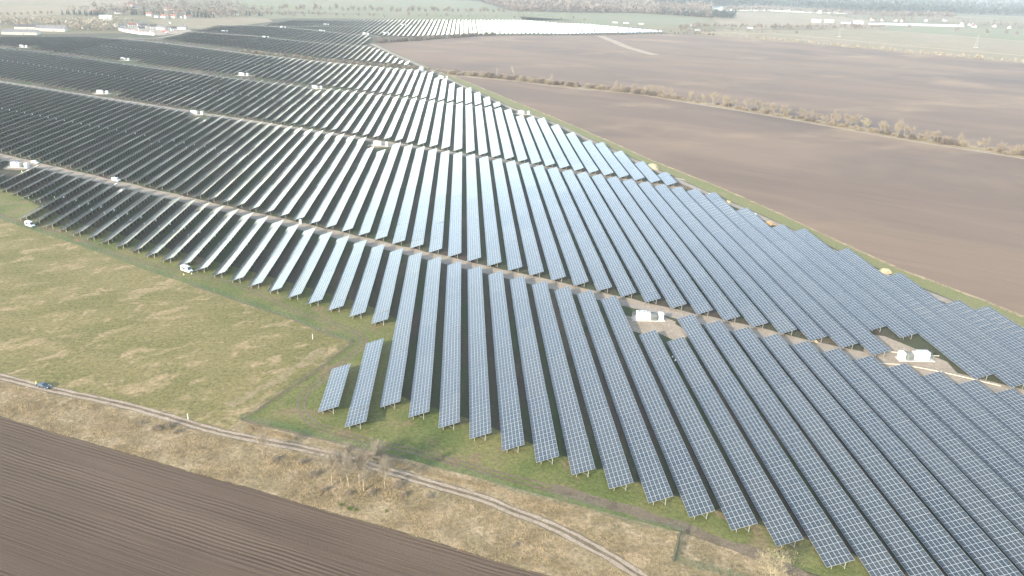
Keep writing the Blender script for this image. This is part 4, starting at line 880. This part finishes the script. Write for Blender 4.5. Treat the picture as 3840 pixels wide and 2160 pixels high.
# woods that read as one mass: many crowns in one mesh
def wood(name, polys, label, mat, seed, nb=9, fs=1.0):
    rng = np.random.default_rng(seed); V_, F_ = [], []
    for (fn, n, hmin, hmax) in polys:
        for x, y in fn(rng, n):
            h = rng.uniform(hmin, hmax); w = h * rng.uniform(.22, .42); a0 = rng.uniform(0, 6.28)
            for _ in range(nb):
                a, z = rng.uniform(0, 6.28), rng.uniform(.25, 1.0); rr_ = w * math.sqrt(max(.05, 1 - (2 * z - 1.1) ** 2)) * rng.uniform(.5, 1.1)
                px, py, pz = x + math.cos(a) * rr_, y + math.sin(a) * rr_, z * h; s = h * rng.uniform(.12, .24) * fs; i0 = len(V_)
                for _k in range(3): V_.append((px + rng.normal(0, s), py + rng.normal(0, s), max(0.2, pz + rng.normal(0, s))))
                F_.append((i0, i0 + 1, i0 + 2))
    me = bpy.data.meshes.new(name); me.from_pydata(V_, [], F_); me.materials.append(M[mat]); me.update()
    stuff(link(name, me), label, 'woodland')
def strip(pts, depth):
    def f(rng, n):
        p = np.array(pts); s = np.r_[0, np.cumsum(np.hypot(*np.diff(p, axis=0).T))]; u_ = rng.uniform(0, s[-1], n); x, y = np.interp(u_, s, p[:, 0]), np.interp(u_, s, p[:, 1])
        d = rng.uniform(0, 1, n) ** 1.6 * depth; r_ = np.hypot(x, y); return np.c_[x * (1 + d / r_), y * (1 + d / r_)]
    return f
wood('bare_woodland', [(strip([(144, 2432), (305, 2440), (502, 2507), (587, 2495), (728, 2373)], 1400), 3600, 10, 18), (strip([(-330, 3320), (60, 3010), (160, 2440)], 900), 1400, 10, 18), (strip([(900, 2810), (1110, 2925), (1240, 2870), (1500, 2790), (1800, 2900)], 130), 700, 8, 15)],
     'broad leafless woodland along the top centre of the picture', 'wood', 3)
wood('pine_forest', [(strip([(720, 3090), (890, 3190), (1287, 3425), (1490, 3300), (1560, 3060), (1970, 3190), (2300, 3130), (2700, 2800)], 5200), 6500, 14, 26), (strip([(590, 2505), (660, 2420), (728, 2380), (790, 2352)], 170), 420, 10, 17), (strip([(-1160, 2880), (-1250, 2420), (-1700, 2500)], 900), 800, 12, 20)],
     'dark bluish pine forest along the top right of the picture', 'wood2', 4)

def boxes(bs):
    def f(rng, n):
        out = []
        for _ in range(n):
            x0, x1, y0, y1 = bs[rng.integers(len(bs))]; out.append((rng.uniform(x0, x1), rng.uniform(y0, y1)))
        return np.array(out)
    return f
wood('leafless_wood', [(strip([(-905, 1500), (-800, 1470), (-720, 1450), (-640, 1440)], 95), 150, 7, 13), (boxes([(-700, -605, 1480, 1590), (-670, -600, 1400, 1470)]), 75, 8, 14), (boxes([(-900, -700, 1560, 1650)]), 60, 5, 9)], 'leafless pinkish grey wood behind the barns and beside the works yard', 'twigpink', 13, 26, .55)
wood('village_trees', [(boxes([(-900, -480, 1860, 2200), (-780, -500, 1800, 1900), (-860, -600, 1990, 2300)]), 330, 8, 15), (strip([(-480, 1905), (-420, 1930), (-330, 1990)], 60), 40, 6, 11)], 'leafless trees filling the gardens between the houses of the upper left village', 'wood', 14, 22, .6)
wood('scrub_belt', [(strip([(500, 1715), (611, 1592), (708, 1492), (803, 1381), (919, 1262), (1100, 1065)], 26), 330, 3, 7)], 'pale tan scrub belt along the far edge of the upper brown field', 'twig', 15, 18, .8)
wood('village_trees', [(boxes([(1180, 1700, 2300, 2640), (1560, 1800, 2150, 2400)]), 150, 8, 14)], 'leafless trees among the houses of the far right village', 'wood', 16, 18, .6)
wood('scrub_belt', [(strip([(560, 1940), (740, 1935), (910, 2000), (1090, 2070)], 30), 150, 5, 10), (strip([(480, 1735), (600, 1800), (760, 1800)], 40), 60, 3, 7)], 'greyish scrub belt beyond the tan field at the right', 'wood', 17, 18, .7)

# ------------------------------------------------------------------ villages, barns, masts
def house(x, y, w, l, h, rz, wall, roof, label, rh=None, group=None, name='house', cat='house', chim=True):
    r = thing(name, label, cat, (x, y, 0), R(rz), group); rh = rh or w * .42
    b = MB(); b.box((0, 0, 0), (l, w, h)); b.face([(l / 2, -w / 2, h), (l / 2, w / 2, h), (l / 2, 0, h + rh * .96)]); b.face([(-l / 2, w / 2, h), (-l / 2, -w / 2, h), (-l / 2, 0, h + rh * .96)]); b.obj('wall', M[wall], r)
    b = MB(); o = .5
    for s in (-1, 1):
        p = [(-l / 2 - o, s * (w / 2 + o), h - .25), (l / 2 + o, s * (w / 2 + o), h - .25), (l / 2 + o, 0, h + rh), (-l / 2 - o, 0, h + rh)]
        q = [(a, c, d - .2) for a, c, d in p]
        b.face(p if s < 0 else p[::-1]); b.face(q if s > 0 else q[::-1])
        b.face([p[0], q[0], q[1], p[1]]); b.face([p[0], p[3], q[3], q[0]]); b.face([p[1], q[1], q[2], p[2]])
    ro = b.obj('roof', M[roof], r)
    if chim:
        b = MB(); b.box((l * .2, 0, h + rh * .6), (.7, .7, rh * .4 + 1.0)); b.obj('chimney', M['roofdark'], ro)
    for k in range(max(2, int(l // 3.2))):
        for s in (-1, 1):
            b = MB(); xx = -l / 2 + (k + .5) * l / max(2, int(l // 3.2)); b.box((xx, s * (w / 2 + .01), 1.0), (1.1, .06, 1.3)); b.obj('window', M['glass'], r)
    b = MB(); b.box((l * .12, -(w / 2 + .03), 0), (1.0, .08, 2.1)); b.obj('door', M['dgrey'], r)
    return r
VL = [(-803.9, 1839, 'wallwhite', 'roofred', 20), (-757, 1843, 'wall', 'roofgrey', 10), (-676, 1809, 'wall', 'roofred', -30), (-646.5, 1770, 'wallwhite', 'roofdark', -28), (-629, 1760, 'wallwhite', 'roofred', -28), (-612, 1765, 'wall', 'roofred', -28), (-598, 1770, 'wallwhite', 'roofdark', -28), (-583, 1768, 'wall', 'roofred', 50),
      (-706, 2005, 'wall', 'roofred', 15), (-579.5, 1930, 'wall', 'roofred', -10), (-539.7, 1944, 'wallwhite', 'roofred', 20), (-783, 2030, 'wall', 'roofgrey', 30), (-842, 2130, 'wallwhite', 'roofred', 0), (-520, 1900, 'wall', 'roofgrey', 5), (-625, 1900, 'wallwhite', 'roofgrey', 40), (-660, 1930, 'wall', 'roofred', -20)]
ROOFN = {'roofred': 'red', 'roofgrey': 'grey', 'roofdark': 'dark'}
for k, (x, y, w, ro, a) in enumerate(VL): house(x, y, 8.5, 12 + k % 3 * 2, 4.2, a, w, ro, f'{"white" if w == "wallwhite" else "cream"} house with {ROOFN[ro]} roof in the upper left village, {nth(k + 1)} of its list from near to far'.replace(f', {nth(k + 1)} of its list from near to far', ''), None, f'{"white" if w == "wallwhite" else "cream"} {ROOFN[ro]}-roofed houses of the upper left village')
YH = [(-610, 1490, 'wallwhite', 'roofgrey', 35, 12, 'white gabled yard building at the left of the works yard'), (-600, 1512, 'wallwhite', 'roofred', 30, 13, 'white yard building with a reddish roof at the rear of the works yard'), (-590, 1530, 'wallwhite', 'roofgrey', 30, 14, 'white tall yard building at the rear of the works yard'),
      (-575, 1500, 'wallwhite', 'roofdark', 25, 12, 'white yard building with a dark roof in the middle of the works yard'), (-553, 1488, 'wallwhite', 'roofdark', 25, 12, 'white yard house with dark roof right of the middle of the works yard'), (-532, 1470, 'wallwhite', 'roofgrey', -25, 20, 'long white yard hall with grey roof at the right of the works yard'), (-508, 1456, 'wallwhite', 'roofdark', 30, 9, 'small white house with dark roof near the right end of the works yard'), (-503, 1486, 'wallwhite', 'roofgrey', 0, 14, 'low white building at the right rear of the works yard'), (-556, 1440, 'wallwhite', 'roofdark', 30, 10, 'white house with dark openings in front of the works yard')]
for x, y, w, ro, a, l, lab in YH: house(x, y, 8, l, 4.5, a, w, ro, lab, 3.0, 'white buildings of the works yard')
house(-704.8, 1655, 14, 22, 7, 15, 'wallwhite', 'wallwhite', 'bright white hall standing left above the works yard', 3, None, 'hall', 'hall', False)
house(-697, 1322, 14, 52, 4.2, 4, 'wall', 'roofgrey', 'long low cream barn with a grey roof at the left edge beyond the panels', 3.4, None, 'barn', 'barn', False)
house(-683, 1392, 14, 46, 5, 2, 'wall', 'roofgrey', 'grey-roofed barn standing right behind the long cream barn', 4.4, None, 'barn', 'barn', False)
house(-738, 1420, 12, 34, 4, 3, 'wall', 'roofdark', 'dark-roofed barn behind the long cream barn', 3.4, None, 'barn', 'barn', False)
def wall_run(pts, h, label):
    b = MB()
    for (a, c) in zip(pts, pts[1:]):
        d = Vector((c[0] - a[0], c[1] - a[1], 0)); n = Vector((-d.y, d.x, 0)).normalized() * .25
        p = [Vector((*a, 0)) + n, Vector((*a, 0)) - n, Vector((*c, 0)) - n, Vector((*c, 0)) + n]; b.hexa(p + [q + Vector((0, 0, h)) for q in p])
    tag(b.obj('yard_wall', M['wallwhite']), label, 'wall')
wall_run([(-648, 1543), (-622, 1497), (-606, 1470), (-594, 1437)], 4.0, 'white wall along the left side of the works yard')
wall_run([(-594, 1437), (-566, 1402), (-536, 1372), (-506, 1360)], 4.5, 'white wall along the front of the works yard')
struct(sheet('yard', [(-622, 1500), (-594, 1440), (-536, 1375), (-500, 1362), (-470, 1440), (-490, 1490), (-590, 1545)], .05, M['pad']))
for k, (x, y, c) in enumerate(((-548, 1404, 'red'), (-512, 1424, 'red'), (-530, 1415, 'white'), (-562, 1420, 'white'), (-500, 1400, 'white'))):
    r = thing('trailer', ('red' if c == 'red' else 'white') + (' trailer parked at the front of the works yard, left one' if k in (0, 3) else ' trailer parked at the right front of the works yard' if k in (1, 4) else ' trailer parked between the two red ones in the works yard'), 'trailer', (x, y, 0), R(20 * k))
    b = MB(); b.box((0, 0, .9), (7, 2.4, 2.2), 0, .97); b.obj('trailer_box', M[c], r)
    b = MB(); [b.tube((xx, -1.2, .45), (xx, 1.2, .45), .45, .45, 10) for xx in (-2.2, 2.0)]; b.obj('wheels', M['tyre'], r)
VR = [(1278, 2484, 'wall', 'roofred'), (1300, 2463, 'wallwhite', 'roofdark'), (1335, 2455, 'wallwhite', 'roofred'), (1350, 2438, 'wall', 'roofred'), (1469, 2516, 'wallwhite', 'roofgrey'), (1554, 2551, 'wallwhite', 'roofgrey'), (1501, 2374, 'wallwhite', 'roofred'), (1460, 2250, 'wallwhite', 'roofred'), (1540, 2380, 'wall', 'roofred'), (1553, 2300, 'wallwhite', 'roofred'), (1500, 2330, 'wallwhite', 'roofgrey'), (1566, 2250, 'wall', 'roofred'), (1010, 2285, 'wallwhite', 'wallwhite'), (1050, 2290, 'wallwhite', 'wallwhite'), (1090, 2268, 'wallwhite', 'roofgrey'), (1128, 2270, 'wallwhite', 'wallwhite'), (1160, 2245, 'wallwhite', 'roofgrey')]
for k, (x, y, w, ro) in enumerate(VR): house(x, y, 9, 26 if k > 11 else 13, 4.5, 10 + 37 * k % 90 if k < 12 else -25, w, ro, ('pale shed in the row at the left of the far right village' if k > 11 else f'{"white" if w == "wallwhite" else "cream"} house with {ROOFN[ro]} roof in the far right village'), None, ('pale sheds left of the far right village' if k > 11 else f'{"white" if w == "wallwhite" else "cream"} {ROOFN[ro]}-roofed houses of the far right village'))
house(1310, 2262, 22, 250, 3.2, 2, 'wallwhite', 'wallwhite', 'very long pale greenhouse in front of the far right village', 2.6, None, 'greenhouse', 'greenhouse', False)
for x, y, a, lab in ((372, 1990, 5, 'small white lorry on the road above the white panels, left one'), (398, 1982, 5, 'small white lorry on the road above the white panels, middle one'), (433, 1970, 5, 'small white lorry on the road above the white panels, right one'), (560, 1960, 0, 'white box truck standing apart on the far road'), (690, 1925, 0, 'white shed beside the far road right of the truck'), (525, 1800, 10, 'small white hut near the right tip of the white panels')):
    r = thing('lorry' if 'truck' in lab or 'lorry' in lab else 'hut', lab, 'lorry' if 'truck' in lab or 'lorry' in lab else 'hut', (x, y, 0), R(a))
    b = MB(); b.box((0, 0, .8), (11, 3, 3.0)); b.obj('box_body', M['white'], r); b = MB(); b.box((6.6, 0, .6), (2.0, 2.6, 2.4), 0, .9); b.obj('cab', M['white'], r)
r = thing('radio_mast', 'very tall thin pale mast rising beside the works yard and out of the picture', 'mast', (-571.5, 1616.3, 0))
b = MB()
for s in range(3):
    a, c = 2.094 * s, 2.094 * (s + 1); b.tube((math.cos(a) * .9, math.sin(a) * .9, 0), (math.cos(a) * .6, math.sin(a) * .6, 96), .16, .13, 4)
    for k in range(24): b.tube((math.cos(a) * .85, math.sin(a) * .85, k * 4), (math.cos(c) * .85, math.sin(c) * .85, k * 4 + 4), .09, .09, 3, 0, False)
b.obj('lattice', M['lgrey'], r)
b = MB(); b.box((3.5, -1, 0), (3, 2.5, 2.6)); b.box((3.5, -1, 2.6), (3.2, 2.7, .15)); b.obj('hut', M['white'], r)
for k, (x, y) in enumerate(((827.3, 1741), (1022.8, 1554))):
    r = thing('power_pylon', ('left' if k == 0 else 'right') + ' pale lattice pylon on the tan field at the far right', 'pylon', (x, y, 0), R(35)); b = MB()
    for sx_ in (-1, 1):
        for sy_ in (-1, 1): b.tube((sx_ * 2.4, sy_ * 2.4, 0), (sx_ * .4, sy_ * .4, 26), .14, .1, 4)
        for j in range(7):
            z0, z1 = j * 3.7, (j + 1) * 3.7; w0, w1 = 2.4 - z0 * .077, 2.4 - z1 * .077
            b.tube((-w0, sx_ * w0, z0), (w1, sx_ * w1, z1), .07, .07, 3, 0, False); b.tube((sx_ * w0, w0, z0), (sx_ * w1, -w1, z1), .07, .07, 3, 0, False)
    b.obj('lattice', M['lgrey'], r); b = MB()
    for z, l in ((18, 6), (22.5, 4.2)): b.tube((-l, 0, z), (0, 0, z + .9), .09, .12, 4); b.tube((l, 0, z), (0, 0, z + .9), .09, .12, 4); b.tube((-l, 0, z), (l, 0, z), .1, .1, 4)
    b.obj('cross_arms', M['lgrey'], r); b = MB(); [b.box((a * 2.4, c * 2.4, 0), (1.4, 1.4, .8)) for a in (-1, 1) for c in (-1, 1)]; b.obj('footings', M['concrete'], r)
HAZE = 0.75e-4

# ------------------------------------------------------------------ the hazy air
hm = bpy.data.materials.new('hazy_air'); hm.use_nodes = True
hn, hl = hm.node_tree.nodes, hm.node_tree.links
hn.remove(hn['Principled BSDF'])
pv_ = hn.new('ShaderNodeVolumePrincipled'); pv_.inputs['Color'].default_value = (0.91, 0.96, 1.0, 1)
pv_.inputs['Density'].default_value = HAZE; pv_.inputs['Anisotropy'].default_value = 0.0
hl.new(pv_.outputs[0], hn['Material Output'].inputs['Volume'])
b = MB(); g = G + 200
b.hexa([(-g, -3200, -1), (g, -3200, -1), (g, g, -1), (-g, g, -1), (-g, -3200, 127), (g, -3200, 127), (g, g, 127), (-g, g, 127)])
stuff(b.obj('haze', hm), 'pale haze in the air over the whole landscape', 'haze')
